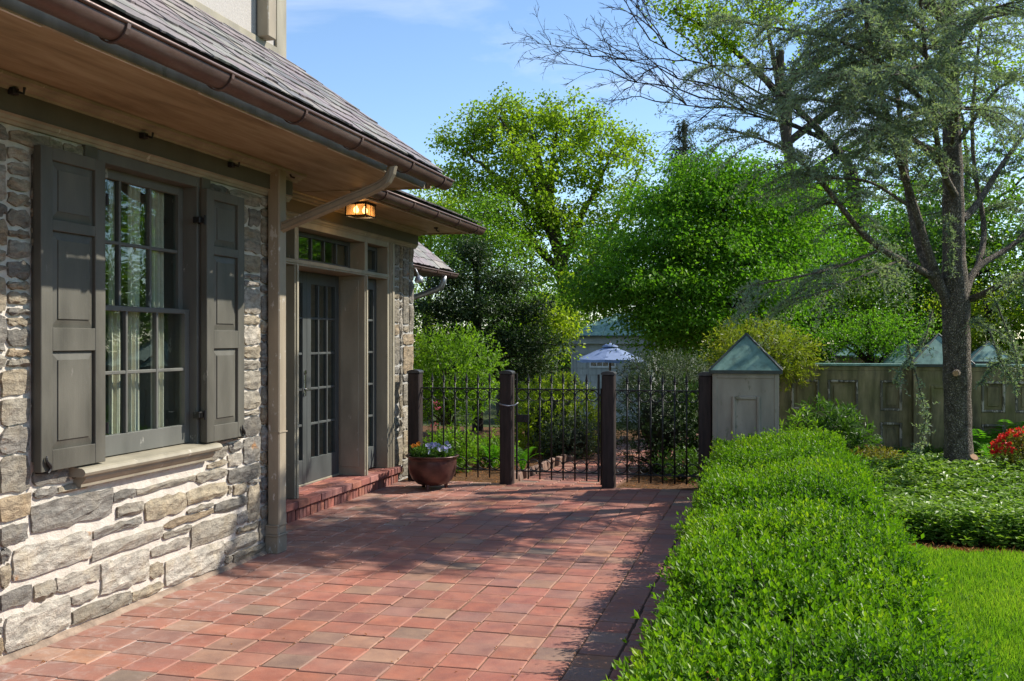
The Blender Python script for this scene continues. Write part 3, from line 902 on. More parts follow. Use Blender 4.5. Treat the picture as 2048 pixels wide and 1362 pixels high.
# ---- gutters with hangers
def gutter(cx, cz, y0, y1, r=0.068, hangers=(), name='gutter'):
    g = MB(); n = 14
    outer = [(cx - r * math.cos(math.pi * k / n), cz - r * math.sin(math.pi * k / n)) for k in range(n + 1)]
    inner = [(cx - (r - 0.003) * math.cos(math.pi * k / n), cz - (r - 0.003) * math.sin(math.pi * k / n)) for k in range(n, -1, -1)]
    prof = outer + inner
    N = len(prof)
    V = [(x, y0, z) for x, z in prof] + [(x, y1, z) for x, z in prof]
    F = [[i, (i + 1) % N, N + (i + 1) % N, N + i] for i in range(N)]
    g._add(V, F)
    for ye in (y0, y1):
        g._add([(x, ye, z) for x, z in outer], [list(range(len(outer)))])
    go = g.build(name, MAT['gutter'], house, smooth=True)
    for p in go.data.polygons:
        if len(p.vertices) > 6: p.use_smooth = False
    b = MB(); b.tube([(cx + r + 0.003, y0, cz + 0.004), (cx + r + 0.003, y1, cz + 0.004)], 0.0095, 10); b.build('bead', MAT['gutter'], go, smooth=True)
    for y in hangers:
        h = MB(); rr = r + 0.004
        pts = [(cx - rr * math.cos(math.pi * k / 10), cz - rr * math.sin(math.pi * k / 10)) for k in range(11)]
        V, F = [], []
        for k, (x, z) in enumerate(pts):
            nx_, nz_ = (cx - x) / rr, (cz - z) / rr
            for dy, e in ((-0.011, 0), (0.011, 0), (0.011, 1), (-0.011, 1)):
                V.append((x - nx_ * 0.006 * e, y + dy, z - nz_ * 0.006 * e))
        for k in range(10):
            for q in range(4):
                F.append([k * 4 + q, k * 4 + (q + 1) % 4, k * 4 + 4 + (q + 1) % 4, k * 4 + 4 + q])
        h._add(V, F)
        h.box(cx - rr - 0.006, cx + rr, y - 0.011, y + 0.011, cz + 0.008, cz + 0.012)
        h.box(cx - r - 0.055, cx - r - 0.004, y - 0.008, y + 0.008, cz + 0.008, cz + 0.05)
        h.build('hanger', MAT['gutter'], go)
    return go
gutter(-2.60, 2.80, 1.0, 7.93, hangers=[1.2, 2.0, 2.82, 3.63, 4.45, 5.25, 6.05, 6.99, 7.72])
gutter(-3.315, 2.795, 7.97, 11.40, hangers=[8.3, 9.0, 9.7, 10.4, 11.1])

# ---- slate roofs
SLATES = [((0.205, 0.18, 0.178), 5), ((0.20, 0.165, 0.168), 4), ((0.195, 0.19, 0.17), 3), ((0.24, 0.215, 0.19), 3), ((0.15, 0.145, 0.145), 2)]
_lw = np.array([w for _, w in SLATES]); _lw = _lw / _lw.sum()
def slate_col(): return np.array(SLATES[rng.choice(len(SLATES), p=_lw)][0]) * rng.uniform(0.85, 1.12)
def slate_piece(P, y0, y1, s0, s1, th, y1t=None, lift=0.012):
    """P(y, s, h) -> world; slate spans y0..y1 and slope distance s0..s1; ragged lower edge"""
    y1t = y1 if y1t is None else y1t
    n = 4
    lo = [(y0 + (y1 - y0) * k / n, s0 + rng.normal(0, 0.007)) for k in range(n + 1)]
    top = [(y0, s1), (max(y0 + 0.01, y1t), s1)]
    ring = lo + top[::-1]
    def h(s): return lift * (1 - (s - s0) / (s1 - s0))
    B = [P(y, s, h(s)) for y, s in ring]
    T = [P(y, s, h(s) + th) for y, s in ring]
    m = len(ring)
    F = [list(range(m, 2 * m))] + [[i, (i + 1) % m, m + (i + 1) % m, m + i] for i in range(m)]
    return np.array(B + T), F
def slate_roof(name, P, y0, y1, smax, hip, exposure=0.135, width=(0.13, 0.26), single=True, th=0.008):
    """hip(s): y where the slope ends at slope distance s"""
    deck = MB()
    deck._add([P(y0, 0.0, -0.02), P(hip(0.0), 0.0, -0.02), P(hip(smax), smax, -0.02), P(y0, smax, -0.02), P(y0, 0.0, 0.0), P(hip(0.0), 0.0, 0.0), P(hip(smax), smax, 0.0), P(y0, smax, 0.0)],
              [[0, 1, 2, 3], [4, 5, 6, 7], [0, 1, 5, 4], [1, 2, 6, 5], [2, 3, 7, 6], [3, 0, 4, 7]])
    roof = deck.build(name, MAT['dark'], house)
    rest = MB()
    r = 0; s = -0.03
    while s < smax - 0.02:
        s1 = min(s + exposure * 1.9, smax)
        y = y0 - rng.uniform(0, 0.15)
        end = hip(max(s, 0)) + 0.02
        while y < end - 0.015:
            w = rng.uniform(*width)
            y2 = y + w
            y2 = min(y2, end)
            if end - y2 < 0.06: y2 = end
            t2 = min(y2, hip(s1) + 0.02)
            V, F = slate_piece(P, y + 0.002, y2 - 0.002, s + rng.normal(0, 0.006), s1, th * rng.uniform(0.7, 1.6), t2 - 0.002)
            c = slate_col()
            if single:
                o = V.mean(0)
                place('slate', mesh_np('slate', V - o, polys=F, mats=MAT['slate']), [float(q) for q in o], roof, color=c)
            else:
                rest._add(V, F, tuple(c))
            y = y2
        s += exposure * rng.uniform(0.97, 1.03); r += 1
    if rest.v:
        o = rest.build('slate_field', MAT['slate_attr'], roof, attr=True); o['kind'] = 'stuff'
    return roof
def plane_P(ex, ez, p):
    L = math.sqrt(1 + p * p); cx_, cz_ = -1 / L, p / L
    nx_, nz_ = p / L, 1 / L
    return lambda y, s, h: (ex + s * cx_ + h * nx_, y, ez + s * cz_ + h * nz_)
P1 = plane_P(-2.63, 2.878, 0.796); L1 = math.sqrt(1 + 0.796 ** 2)
slate_roof('pent_roof', P1, 2.6, 7.93, 0.93 * L1, lambda s: 7.93 - s / L1)
# hip end of the pent roof (faces away along the wall)
def P1e(x, s, h):
    L = L1; return (-2.63 - x, 7.93 - s / L + h * 0.796 / L, 2.878 + s * 0.796 / L + h / L)
rf = MB()
rf._add([P1e(0, 0, 0), P1e(2.4, 0, 0), P1e(2.4, 0.93 * L1, 0), P1e(0.93, 0.93 * L1, 0)], [[0, 1, 2, 3]])
hip_end = rf.build('hip_end_roof', MAT['dark'], house)
rest = MB(); s = -0.02
while s < 0.93 * L1 - 0.03:
    x = max(0.0, s / L1)
    while x < 2.35:
        w = rng.uniform(0.14, 0.26); s1 = min(s + 0.25, 0.93 * L1)
        V, F = slate_piece(lambda y, q, h: P1e(max(y, q / L1 - 0.01), q, h), x, x + w - 0.003, s, s1, 0.009)
        rest._add(V, F, tuple(slate_col())); x += w
    s += 0.135
o = rest.build('slate_field', MAT['slate_attr'], hip_end, attr=True); o['kind'] = 'stuff'
P2 = plane_P(-3.345, 2.868, 0.42); L2 = math.sqrt(1 + 0.42 ** 2)
slate_roof('low_roof', P2, 7.4, 11.40, 0.9 * L2, lambda s: 11.40 - s / L2)
m = MB(); m._add([(-3.345, 11.40, 2.86), (-8.2, 11.40, 2.86), (-8.2, 10.5, 3.24), (-4.245, 10.5, 3.24)], [[0, 1, 2, 3]])
m._add([(-4.245, 7.0, 3.245), (-4.245, 10.5, 3.245), (-8.2, 10.5, 3.245), (-8.2, 7.0, 3.245)], [[0, 1, 2, 3]])
m.build('low_roof_back', MAT['slate_attr'], house)

# ---- stuccoed upper storey with its downspout
m = MB()
m.box(-3.86, -3.56, 1.2, 7.0, 3.3, 5.7); m.box(-8.2, -3.86, 6.7, 7.0, 3.0, 5.7)
m.build('stucco_storey', MAT['stucco'], house)
m = MB(); m.box(-3.555, -3.538, 6.86, 7.012, 3.35, 5.66, 0.003); m.box(-3.56, -3.535, 1.2, 6.86, 3.595, 3.66, 0.004); m.build('corner_board', MAT['trim'], house)
m = MB(); m.box(-3.55, -3.46, 6.58, 6.70, 3.66, 5.66, 0.006); m.build('upper_downspout', MAT['pipe'], house)
m = MB(); m.hexa([(-3.1, 0.9, 5.66), (-3.1, 7.4, 5.66), (-8.6, 7.4, 5.66), (-8.6, 0.9, 5.66)], [(-3.1, 0.9, 5.8), (-3.1, 7.4, 5.8), (-8.6, 7.4, 7.5), (-8.6, 0.9, 7.5)]); m.build('upper_roof', MAT['slate_attr'], house)

# ---- main downspout: base box, square pipe, fluted arm up to the gutter
m = MB()
m.box(-3.53, -3.437, 6.70, 6.81, 0.19, 2.755, 0.008)
ds = m.build('downspout', MAT['pipe'], house)
m = MB(); m.box(-3.545, -3.443, 6.69, 6.83, -0.003, 0.118, 0.004); m.box(-3.550, -3.436, 6.683, 6.837, 0.118, 0.132, 0.003); m.box(-3.545, -3.445, 6.69, 6.825, 0.132, 0.188, 0.004)
m.box(-3.548, -3.440, 6.686, 6.832, 0.188, 0.2, 0.003)
m.build('base_box', MAT['pipe'], ds)
m = MB(); m.box(-3.536, -3.431, 6.694, 6.816, 0.86, 0.868); m.build('joint_band', MAT['pipe'], ds)
def fluted(path, r, name, parent, mat='pipe', nfl=4):
    """square fluted pipe bent along path"""
    m = MB(); m.tube(path, r, 8, flat=1.0)
    o = m.build(name, MAT[mat], parent, smooth=False)
    for k in range(nfl):
        q = MB(); off = (k - (nfl - 1) / 2) * r * 0.45
        q.tube([(p[0], p[1] - r * 0.88, p[2] + off) for p in path], r * 0.13, 5); q.build('flute', MAT[mat], ds)
    return o
yy = 6.76
arm = [(-3.46, yy, 2.325), (-3.2, yy, 2.42), (-2.95, yy, 2.51), (-2.76, yy, 2.575), (-2.69, yy, 2.605), (-2.64, yy, 2.64), (-2.612, yy, 2.69), (-2.60, yy, 2.742)]
fluted(arm, 0.038, 'gutter_arm', ds)

# ---- small iron hooks under the eave
for px, py in ((30, 183), (290, 272), (465, 330)):
    p = at_X(px, py, WALL_X + 0.075)
    m = MB(); m.box(p[0] - 0.028, p[0] + 0.01, p[1] - 0.02, p[1] + 0.02, p[2] - 0.015, p[2] + 0.018, 0.004)
    m.tube([(p[0] + 0.01, p[1], p[2]), (p[0] + 0.04, p[1] + 0.01, p[2] - 0.01), (p[0] + 0.045, p[1] + 0.01, p[2] + 0.02)], 0.007, 6)
    m.build('eave_hook', MAT['dark'], house)
for px, py in ((580, 348), (872, 458)):
    p = at_Z(px, py, 2.74)
    m = MB(); m.box(p[0] - 0.022, p[0] + 0.022, p[1] - 0.016, p[1] + 0.016, 2.742, 2.7615 if px < 700 else 2.7565, 0.003)
    m.tube([(p[0], p[1], 2.745), (p[0] + 0.01, p[1], 2.72), (p[0] + 0.035, p[1] + 0.01, 2.712)], 0.007, 6)
    m.build('eave_hook', MAT['dark'], house)

# ---- brick doorstep
BR = [(0.30, 0.10, 0.07), (0.25, 0.085, 0.065), (0.34, 0.13, 0.085), (0.21, 0.08, 0.065), (0.28, 0.12, 0.10)]
m = MB(); m.box(-4.3, -3.945, 7.03, 10.43, -0.03, 0.098); step = m.build('doorstep', MAT['mortar_grey'], house)
e = MB(); e.box(-0.1, 0.0, -0.0305, 0.0305, 0, 0.092, 0.003); low_me = mesh_np('brick', np.array(e.v), polys=e.f, mats=MAT['brick'])
e = MB(); e.box(-0.11, 0.0, -0.108, 0.108, 0, 0.062, 0.004); top_me = mesh_np('brick', np.array(e.v), polys=e.f, mats=MAT['brick'])
y = 7.065
while y < 10.42:
    place('brick', low_me, (-3.932 + rng.normal(0, 0.002), y, -0.002), step, (0, 0, rng.normal(0, 0.01)), np.array(random.choice(BR)) * rng.uniform(0.7, 1.15)); y += 0.0715
for row, x0 in ((0, -3.902), (1, -4.018), (2, -4.134), (3, -4.25)):
    y = 7.16 + (0.11 if row % 2 else 0)
    while y < 10.36:
        place('brick', top_me, (x0 + rng.normal(0, 0.002), y, 0.102 + rng.normal(0, 0.001)), step, (0, 0, rng.normal(0, 0.006)), np.array(random.choice(BR)) * rng.uniform(0.85, 1.2)); y += 0.2265

# ---- window: sashes, muntins, panes, sill
GX = -3.625                                              # glass plane of the lower sash
win = empty('window', (GX, 5.32, 0.79), parent=house)
def bars_grid(parent, x0, x1, y0, y1, z0, z1, cols, rows, mt, stile, top, bot, mat, name='sash', pane_x=None, panes=True):
    """timber frame with glazing bars; every pane its own object"""
    f = MB()
    f.box(x0, x1, y0, y0 + stile, z0, z1, 0.002); f.box(x0, x1, y1 - stile, y1, z0, z1, 0.002)
    f.box(x0 + 0.001, x1 - 0.001, y0 + stile, y1 - stile, z1 - top, z1, 0.002); f.box(x0 + 0.001, x1 - 0.001, y0 + stile, y1 - stile, z0, z0 + bot, 0.002)
    fo = f.build(name, MAT[mat], parent)
    gy0, gy1, gz0, gz1 = y0 + stile, y1 - stile, z0 + bot, z1 - top
    cw = (gy1 - gy0 - mt * (cols - 1)) / cols; rh = (gz1 - gz0 - mt * (rows - 1)) / rows
    xm = (x0 + x1) / 2
    px_ = pane_x if pane_x is not None else xm - 0.003
    for c in range(1, cols):
        y = gy0 + c * cw + (c - 1) * mt
        b = MB(); b.box(x0 + 0.004, x1 - 0.004, y, y + mt, gz0, gz1, 0.003); b.build('muntin', MAT[mat], parent)
    for r in range(1, rows):
        z = gz0 + r * rh + (r - 1) * mt
        b = MB(); b.box(x0 + 0.007, x1 - 0.007, gy0, gy1, z, z + mt, 0.003); b.build('muntin', MAT[mat], parent)
    for c in range(cols):
        for r in range(rows):
            y = gy0 + c * (cw + mt); z = gz0 + r * (rh + mt)
            p = MB(); tl = rng.normal(0, 0.0012); tv = rng.normal(0, 0.0012)
            p.hexa([(px_ - 0.002 + tl, y - 0.003, z - 0.003), (px_ - 0.002 - tl, y + cw + 0.003, z - 0.003), (px_ - 0.002 - tl + tv, y + cw + 0.003, z + rh + 0.003), (px_ - 0.002 + tl + tv, y - 0.003, z + rh + 0.003)],
                   [(px_ + 0.001 + tl, y - 0.003, z - 0.003), (px_ + 0.001 - tl, y + cw + 0.003, z - 0.003), (px_ + 0.001 - tl + tv, y + cw + 0.003, z + rh + 0.003), (px_ + 0.001 + tl + tv, y - 0.003, z + rh + 0.003)])
            p.build('pane', MAT['glass'], parent)
    return fo
bars_grid(win, GX - 0.02, GX + 0.02, 4.83, 5.81, 0.875, 1.715, 3, 2, 0.02, 0.05, 0.028, 0.115, 'sash', 'lower_sash')
bars_grid(win, GX - 0.065, GX - 0.025, 4.83, 5.81, 1.69, 2.49, 3, 2, 0.02, 0.05, 0.055, 0.03, 'sash', 'upper_sash')
m = MB()                                                 # frame lining the opening
m.box(-3.96, -3.55, WIN_Y0, 4.83, 0.86, 2.555, 0.003); m.box(-3.96, -3.55, 5.81, WIN_Y1, 0.86, 2.555, 0.003)
m.box(-3.96, -3.552, 4.83, 5.81, 2.49, 2.555, 0.003)
m.build('window_frame', MAT['sash'], win)
for y0, y1 in ((4.70, 4.80), (5.84, 5.94)):
    m = MB(); m.box(-3.558, -3.53, y0, y1, 0.87, 2.554, 0.004); m.build('casing', MAT['frieze'], win)
m = MB()
m.extrude_y([(-3.95, 0.815), (-3.478, 0.812), (-3.464, 0.82), (-3.456, 0.835), (-3.464, 0.85), (-3.478, 0.858), (-3.56, 0.868), (-3.95, 0.872)], 4.60, 5.96)
m.extrude_y([(-3.70, 0.755), (-3.515, 0.755), (-3.512, 0.77), (-3.500, 0.782), (-3.485, 0.800), (-3.485, 0.8115), (-3.70, 0.8115)], 4.64, 5.92)
m.build('window_sill', MAT['trim'], win)

# ---- panelled shutters standing open
def shutter(y0, y1, hinge_y, latch_y):
    xb, xf = -3.535, -3.490
    z0, z1 = 0.872, 2.482
    st = 0.085
    sh = empty('shutter', ((xb + xf) / 2, (y0 + y1) / 2, z0), parent=house)
    f = MB()
    f.box(xb, xf, y0, y0 + st, z0, z1, 0.003); f.box(xb, xf, y1 - st, y1, z0, z1, 0.003)
    pz = [(2.42, 2.125), (2.07, 1.585), (1.468, 0.975)]
    rails = [(z0, 0.975), (1.468, 1.585), (2.07, 2.125), (2.42, z1)]
    for a, b in rails: f.box(xb + 0.0005, xf - 0.0008, y0 + st, y1 - st, a, b, 0.002)
    f.build('shutter_frame', MAT['shutter'], sh)
    for zt, zb in pz:
        p = MB(); a0, a1 = y0 + st, y1 - st; b = 0.045
        xo, xi = xf - 0.020, xf - 0.004
        out_ = [(a0, zb), (a1, zb), (a1, zt), (a0, zt)]
        inn = [(a0 + b, zb + b), (a1 - b, zb + b), (a1 - b, zt - b), (a0 + b, zt - b)]
        V = [(xo - 0.012, y, z) for y, z in out_] + [(xo, y, z) for y, z in out_] + [(xi - 0.005, y, z) for y, z in inn] + [(xi, y, z) for y, z in inn]
        F = [[3, 2, 1, 0]]
        for k in range(3):
            for i in range(4):
                j = (i + 1) % 4
                F.append([k * 4 + i, k * 4 + j, k * 4 + 4 + j, k * 4 + 4 + i])
        F.append([12, 13, 14, 15])
        p._add(V, F); p.build('raised_panel', MAT['shutter'], sh)
    b = MB(); b.box(xb - 0.022, xb - 0.002, y0 + 0.012, y0 + 0.03, z0 + 0.05, z1 - 0.05); b.build('back_batten', MAT['shutter'], sh)
    # scrolled iron holdback at the foot
    h = MB(); c = (xf + 0.012, latch_y, z0 + 0.045)
    h.tube([(WALL_X, c[1], c[2] - 0.05), (xf + 0.01, c[1], c[2] - 0.05)], 0.006, 6)
    pts = [(c[0], c[1] + 0.022 * math.sin(k * 0.55) * (1 - k / 18), c[2] - 0.05 + k * 0.0085) for k in range(11)]
    h.tube(pts, [0.006, 0.007, 0.008, 0.009, 0.011, 0.010, 0.009, 0.008, 0.007, 0.006, 0.004], 6)
    h.build('holdback', MAT['dark'], sh)
    for z in (1.05, 2.28):
        g = MB(); g.box(xb - 0.03, xb + 0.02, hinge_y - 0.03, hinge_y + 0.03, z - 0.02, z + 0.02, 0.004); g.tube([(xf - 0.004, hinge_y, z - 0.03), (xf - 0.004, hinge_y, z + 0.03)], 0.008, 6); g.build('strap_hinge', MAT['dark'], sh)
    return sh
shutter(4.311, 4.812, 4.83, 4.345)
shutter(5.827, 6.30, 5.81, 6.262)

# ---- french door with sidelights and transoms
fd = empty('door_surround', (DOOR_X, 8.85, 0.16), parent=house)
def tb(name, mat, *boxes, parent=fd, ch=0.003):
    q = MB()
    for b in boxes: q.box(*b, ch)
    return q.build(name, MAT[mat], parent)
SY = 0.164
tb('mullion', 'trim', (-4.31, -3.985, 9.593, 9.668, SY, 2.163)); tb('mullion', 'trim', (-4.31, -3.985, 8.05, 8.125, SY, 2.163))
tb('mullion', 'trim', (-4.31, -3.985, 9.593, 9.668, 2.213, 2.498)); tb('mullion', 'trim', (-4.31, -3.985, 8.05, 8.125, 2.213, 2.498))
tb('mullion_bead', 'trim', (-3.987, -3.972, 9.615, 9.648, SY, 2.163)); tb('mullion_bead', 'trim', (-3.987, -3.972, 8.07, 8.104, SY, 2.163))
tb('jamb', 'trim', (-4.31, -3.985, 7.44, 7.50, SY, 2.498)); tb('jamb', 'trim', (-4.31, -3.985, 10.212, 10.27, SY, 2.498))
tb('transom_bar', 'trim', (-4.31, -3.978, 7.50, 10.212, 2.163, 2.213))
tb('transom_bead', 'trim', (-3.98, -3.968, 7.50, 10.212, 2.178, 2.198))
tb('door_head', 'trim', (-4.31, -3.986, 7.44, 10.27, 2.498, 2.556))
for a, b in ((7.33, 7.442), (10.268, 10.385)):
    tb('casing', 'trim', (-4.02, -3.972, a, b, SY, 2.552)); tb('casing_bead', 'trim', (-3.972, -3.958, a + 0.03, b - 0.03, SY, 2.55))
tb('reveal_panel', 'trim', (-4.25, -4.05, 9.585, 9.5935, 0.25, 2.12))
tb('threshold', 'trim', (-4.36, -4.26, 7.5, 10.212, 0.165, 0.183))
def leaf(y0, y1, x, cols, name, z1=2.158):
    d = empty(name, (x, (y0 + y1) / 2, 0.185), parent=house)
    bars_grid(d, x - 0.022, x + 0.022, y0, y1, 0.185, z1, cols, 5, 0.022, 0.085 if cols > 1 else 0.06, 0.11, 0.22, 'door', 'door_frame')
    return d
l1 = leaf(8.128, 8.86, -4.285, 3, 'french_door'); l2 = leaf(8.864, 9.588, -4.285, 3, 'french_door')
leaf(7.505, 8.046, -4.13, 1, 'sidelight'); leaf(9.672, 10.207, -4.13, 2, 'sidelight')
m = MB(); m.box(-4.262, -4.255, 8.80, 8.835, 1.0, 1.2, 0.003); m.tube([(-4.258, 8.818, 1.06), (-4.21, 8.818, 1.06)], 0.01, 8); m.tube([(-4.21, 8.825, 1.06), (-4.205, 8.72, 1.06)], 0.009, 8); m.build('handle', MAT['chrome'], l1)
m = MB(); m.lathe([(0.0, 0), (0.022, 0), (0.022, 0.008), (0, 0.01)], (0, 0, 0), 12)
m.v = [(-4.262 + z, 8.818 + x, 1.22 + y) for x, y, z in m.v]; m.build('lock_cylinder', MAT['chrome'], l1)
for a, b, c, tx in ((8.128, 9.59, 5, -4.16), (9.672, 10.208, 2, -4.12), (7.505, 8.046, 2, -4.12)):
    t_ = empty('transom_light', (tx, (a + b) / 2, 2.215), parent=house)
    bars_grid(t_, tx - 0.02, tx + 0.02, a, b, 2.216, 2.496, c, 1, 0.022, 0.05, 0.04, 0.04, 'door', 'transom_frame')

# ---- far wing of the house beyond the pier: wall, slates, gutter and its elbow
wing = empty('house_wing', (-6, 14, 0), 'far wing of stone house with small slate hip roof above grey downspout elbow', 'house wing')
m = MB(); m.box(-9, -5.25, 11.45, 14.05, -0.1, 2.5); m.build('wing_wall', MAT['mortar_grey'], wing)
_h = house; house = wing
P3 = plane_P(-4.70, 2.56, 1.0); L3 = math.sqrt(2)
slate_roof('wing_roof', P3, 11.6, 14.58, 1.3 * L3, lambda s: 14.58 - s / L3, 0.16, (0.17, 0.3))
m = MB(); m._add([(-4.7, 14.58, 2.55), (-9, 14.58, 2.55), (-9, 13.28, 3.85), (-6.0, 13.28, 3.85)], [[0, 1, 2, 3]]); m.build('wing_roof_end', MAT['slate_attr'], wing)
m = MB(); m.box(-5.3, -4.80, 11.5, 14.5, 2.46, 2.5); m.build('wing_soffit', MAT['frieze'], wing)
m = MB(); m.box(-4.80, -4.77, 11.5, 14.52, 2.46, 2.56); m.build('wing_fascia', MAT['soffit'], wing)
gw = gutter(-4.69, 2.50, 11.5, 14.75, r=0.062, hangers=[12.4, 13.1, 13.8, 14.4])
m = MB(); yy = 14.25
m.tube([(-4.69, yy, 2.45), (-4.695, yy, 2.36), (-4.73, yy, 2.29), (-4.80, yy, 2.25), (-5.0, yy, 2.19), (-5.3, yy, 2.10)], 0.042, 10); m.build('wing_downspout', MAT['steel'], wing, smooth=True)
p = at_d(838, 566, 13.6)
m = MB(); m.lathe([(0.0, 0), (0.05, 0.0), (0.062, 0.03), (0.05, 0.07), (0.02, 0.1), (0, 0.1)], tuple(p), 14); m.tube([(p[0], p[1], p[2] + 0.09), (p[0] - 0.1, p[1] + 0.05, p[2] + 0.25)], 0.012, 6); m.build('flood_lamp', MAT['steel'], wing, smooth=True)
house = _h

# ================================================================== THINGS AT THE HOUSE
# flush lantern under the eave, lit
def lantern():
    c = (-3.647, 8.68, 2.757); w, l, h = 0.095, 0.11, 0.125
    L = empty('eave_lantern', (c[0], c[1], c[2] - h), 'small lit box lantern with amber glass under the eave by the french door', 'lantern')
    f = MB()
    for sx in (-1, 1):
        for sy in (-1, 1):
            f.box(c[0] + sx * w - 0.006, c[0] + sx * w + 0.006, c[1] + sy * l - 0.006, c[1] + sy * l + 0.006, c[2] - h, c[2] - 0.012)
    for z in (c[2] - h, c[2] - 0.022):
        for s in (-1, 1):
            f.box(c[0] - w, c[0] + w, c[1] + s * l - 0.005, c[1] + s * l + 0.005, z, z + 0.011); f.box(c[0] + s * w - 0.005, c[0] + s * w + 0.005, c[1] - l, c[1] + l, z, z + 0.011)
    for s in (-1, 1):
        f.box(c[0] - 0.003, c[0] + 0.003, c[1] + s * (l + 0.002) - 0.002, c[1] + s * (l + 0.002) + 0.002, c[2] - h, c[2] - 0.012)
        f.box(c[0] + s * (w + 0.002) - 0.002, c[0] + s * (w + 0.002) + 0.002, c[1] - 0.003, c[1] + 0.003, c[2] - h, c[2] - 0.012)
    f.build('lantern_frame', MAT['dark'], L)
    t = MB(); t.box(c[0] - w - 0.012, c[0] + w + 0.012, c[1] - l - 0.012, c[1] + l + 0.012, c[2] - 0.012, c[2] - 0.0005, 0.003); t.build('ceiling_plate', MAT['dark'], L)
    for s in (-1, 1):
        g = MB(); g.box(c[0] - w + 0.006, c[0] + w - 0.006, c[1] + s * l - 0.001, c[1] + s * l + 0.001, c[2] - h + 0.011, c[2] - 0.022); g.build('glass_pane', MAT['lampglass'], L)
        g = MB(); g.box(c[0] + s * w - 0.001, c[0] + s * w + 0.001, c[1] - l + 0.006, c[1] + l - 0.006, c[2] - h + 0.011, c[2] - 0.022); g.build('glass_pane', MAT['lampglass'], L)
    for s in (-1, 1):
        b = MB(); pr = [(0.0, -0.035), (0.012, -0.033), (0.022, -0.024), (0.026, -0.010), (0.022, 0.006), (0.012, 0.02), (0.010, 0.03), (0, 0.03)]
        b.lathe(pr, (c[0] + s * 0.03, c[1] + s * 0.03, c[2] - 0.055), 12); b.build('bulb', MAT['bulb'], L, smooth=True)
    ld = bpy.data.lights.new('lantern_glow', 'POINT'); ld.energy = 1.8; ld.color = (1, 0.6, 0.28); ld.shadow_soft_size = 0.03
    lo = bpy.data.objects.new('lantern_glow', ld); COL.objects.link(lo); lo.parent = L; lo.location = (0, 0, h - 0.09)
lantern()

# curtains inside the window
def curtain(y0, y1, label, x=-3.86):
    n = 40; V = []; F = []
    for k in range(n + 1):
        t = k / n; y = y0 + (y1 - y0) * t
        x_ = x - 0.012 + 0.014 * math.sin(t * (y1 - y0) * 110) + 0.004 * math.sin(t * 17)
        V += [(x_, y, 0.2), (x_ + 0.01 * math.sin(t * 30), y, 1.4), (x_, y, 2.55)]
    for k in range(n):
        for q in range(2): F.append([k * 3 + q, k * 3 + 3 + q, k * 3 + 4 + q, k * 3 + 1 + q])
    m = MB(); m._add(V, F); o = m.build('curtain', MAT['curtain'], smooth=True)
    tag(o, label, 'curtain', 'curtains behind the shuttered window')
curtain(5.15, 5.24, 'thin beige drape behind the window panes, nearer the wide shutter', -3.705)
curtain(5.56, 5.69, 'pleated beige curtain behind the window panes, on the side towards the downspout', -3.705)
curtain(5.33, 5.45, 'narrow gathered beige drape hanging mid window behind the panes', -3.705)
# ================================================================== GATE, FENCES AND POSTS
FY = 10.56
POST = [(-3.80, 'dark timber gate post against the stone pier of the house'), (-2.77, 'dark timber gate post carrying the latch chain, beside the planter'),
        (-1.683, 'dark timber hinge post between gate and shrub-backed fence'), (-0.70, 'dark timber post touching the copper-capped pier')]
def post(x, label):
    P = empty('gate_post', (x, FY, 0), label, 'post', 'dark timber posts of the iron fence')
    w = 0.066
    m = MB(); m.box(x - w, x + w, FY - w, FY + w, -0.03, 1.165, 0.010); m.build('shaft', MAT['post'], P)
    c = MB(); n = 8
    prof = [(x - w - 0.006, 1.163), (x + w + 0.006, 1.163), (x + w + 0.006, 1.178)] + [(x + (w + 0.004) * math.cos(a), 1.178 + 0.022 * math.sin(a)) for a in np.linspace(0, math.pi, 9)] + [(x - w - 0.006, 1.178)]
    c.hexa([(a, FY - w - 0.006, b) for a, b in prof], [(a, FY + w + 0.006, b) for a, b in prof]); c.build('cap', MAT['postcap'], P)
    return P
for x, l in POST: post(x, l)

def spear_mesh():
    m = MB()
    m.lathe([(0.0, -0.004), (0.013, -0.004), (0.015, 0.004), (0.010, 0.010), (0.019, 0.020), (0.0165, 0.028), (0.010, 0.055), (0.004, 0.085), (0.0, 0.098)], (0, 0, 0), 8)
    return mesh_np('spearhead', np.array(m.v), polys=m.f, mats=MAT['iron'], smooth=False)
SPEAR = spear_mesh()
def bar_mesh(z0, z1, r=0.0085):
    m = MB(); m.tube([(0, 0, z0), (0, 0, z1)], r, 8); return mesh_np('bar', np.array(m.v), polys=m.f, mats=MAT['iron'], smooth=True)
def ring_mesh(r, t=0.005):
    m = MB(); n = 20; V = []; F = []
    for k in range(n):
        a = 2 * math.pi * k / n
        for q in range(6):
            b = 2 * math.pi * q / 6
            rr = r + t * math.cos(b)
            V.append((rr * math.cos(a), t * math.sin(b) * 1.3, rr * math.sin(a)))
    for k in range(n):
        for q in range(6):
            F.append([k * 6 + q, ((k + 1) % n) * 6 + q, ((k + 1) % n) * 6 + (q + 1) % 6, k * 6 + (q + 1) % 6])
    return mesh_np('ring', np.array(V), polys=F, mats=MAT['iron'], smooth=True)
BAR = bar_mesh(0.055, 1.075)
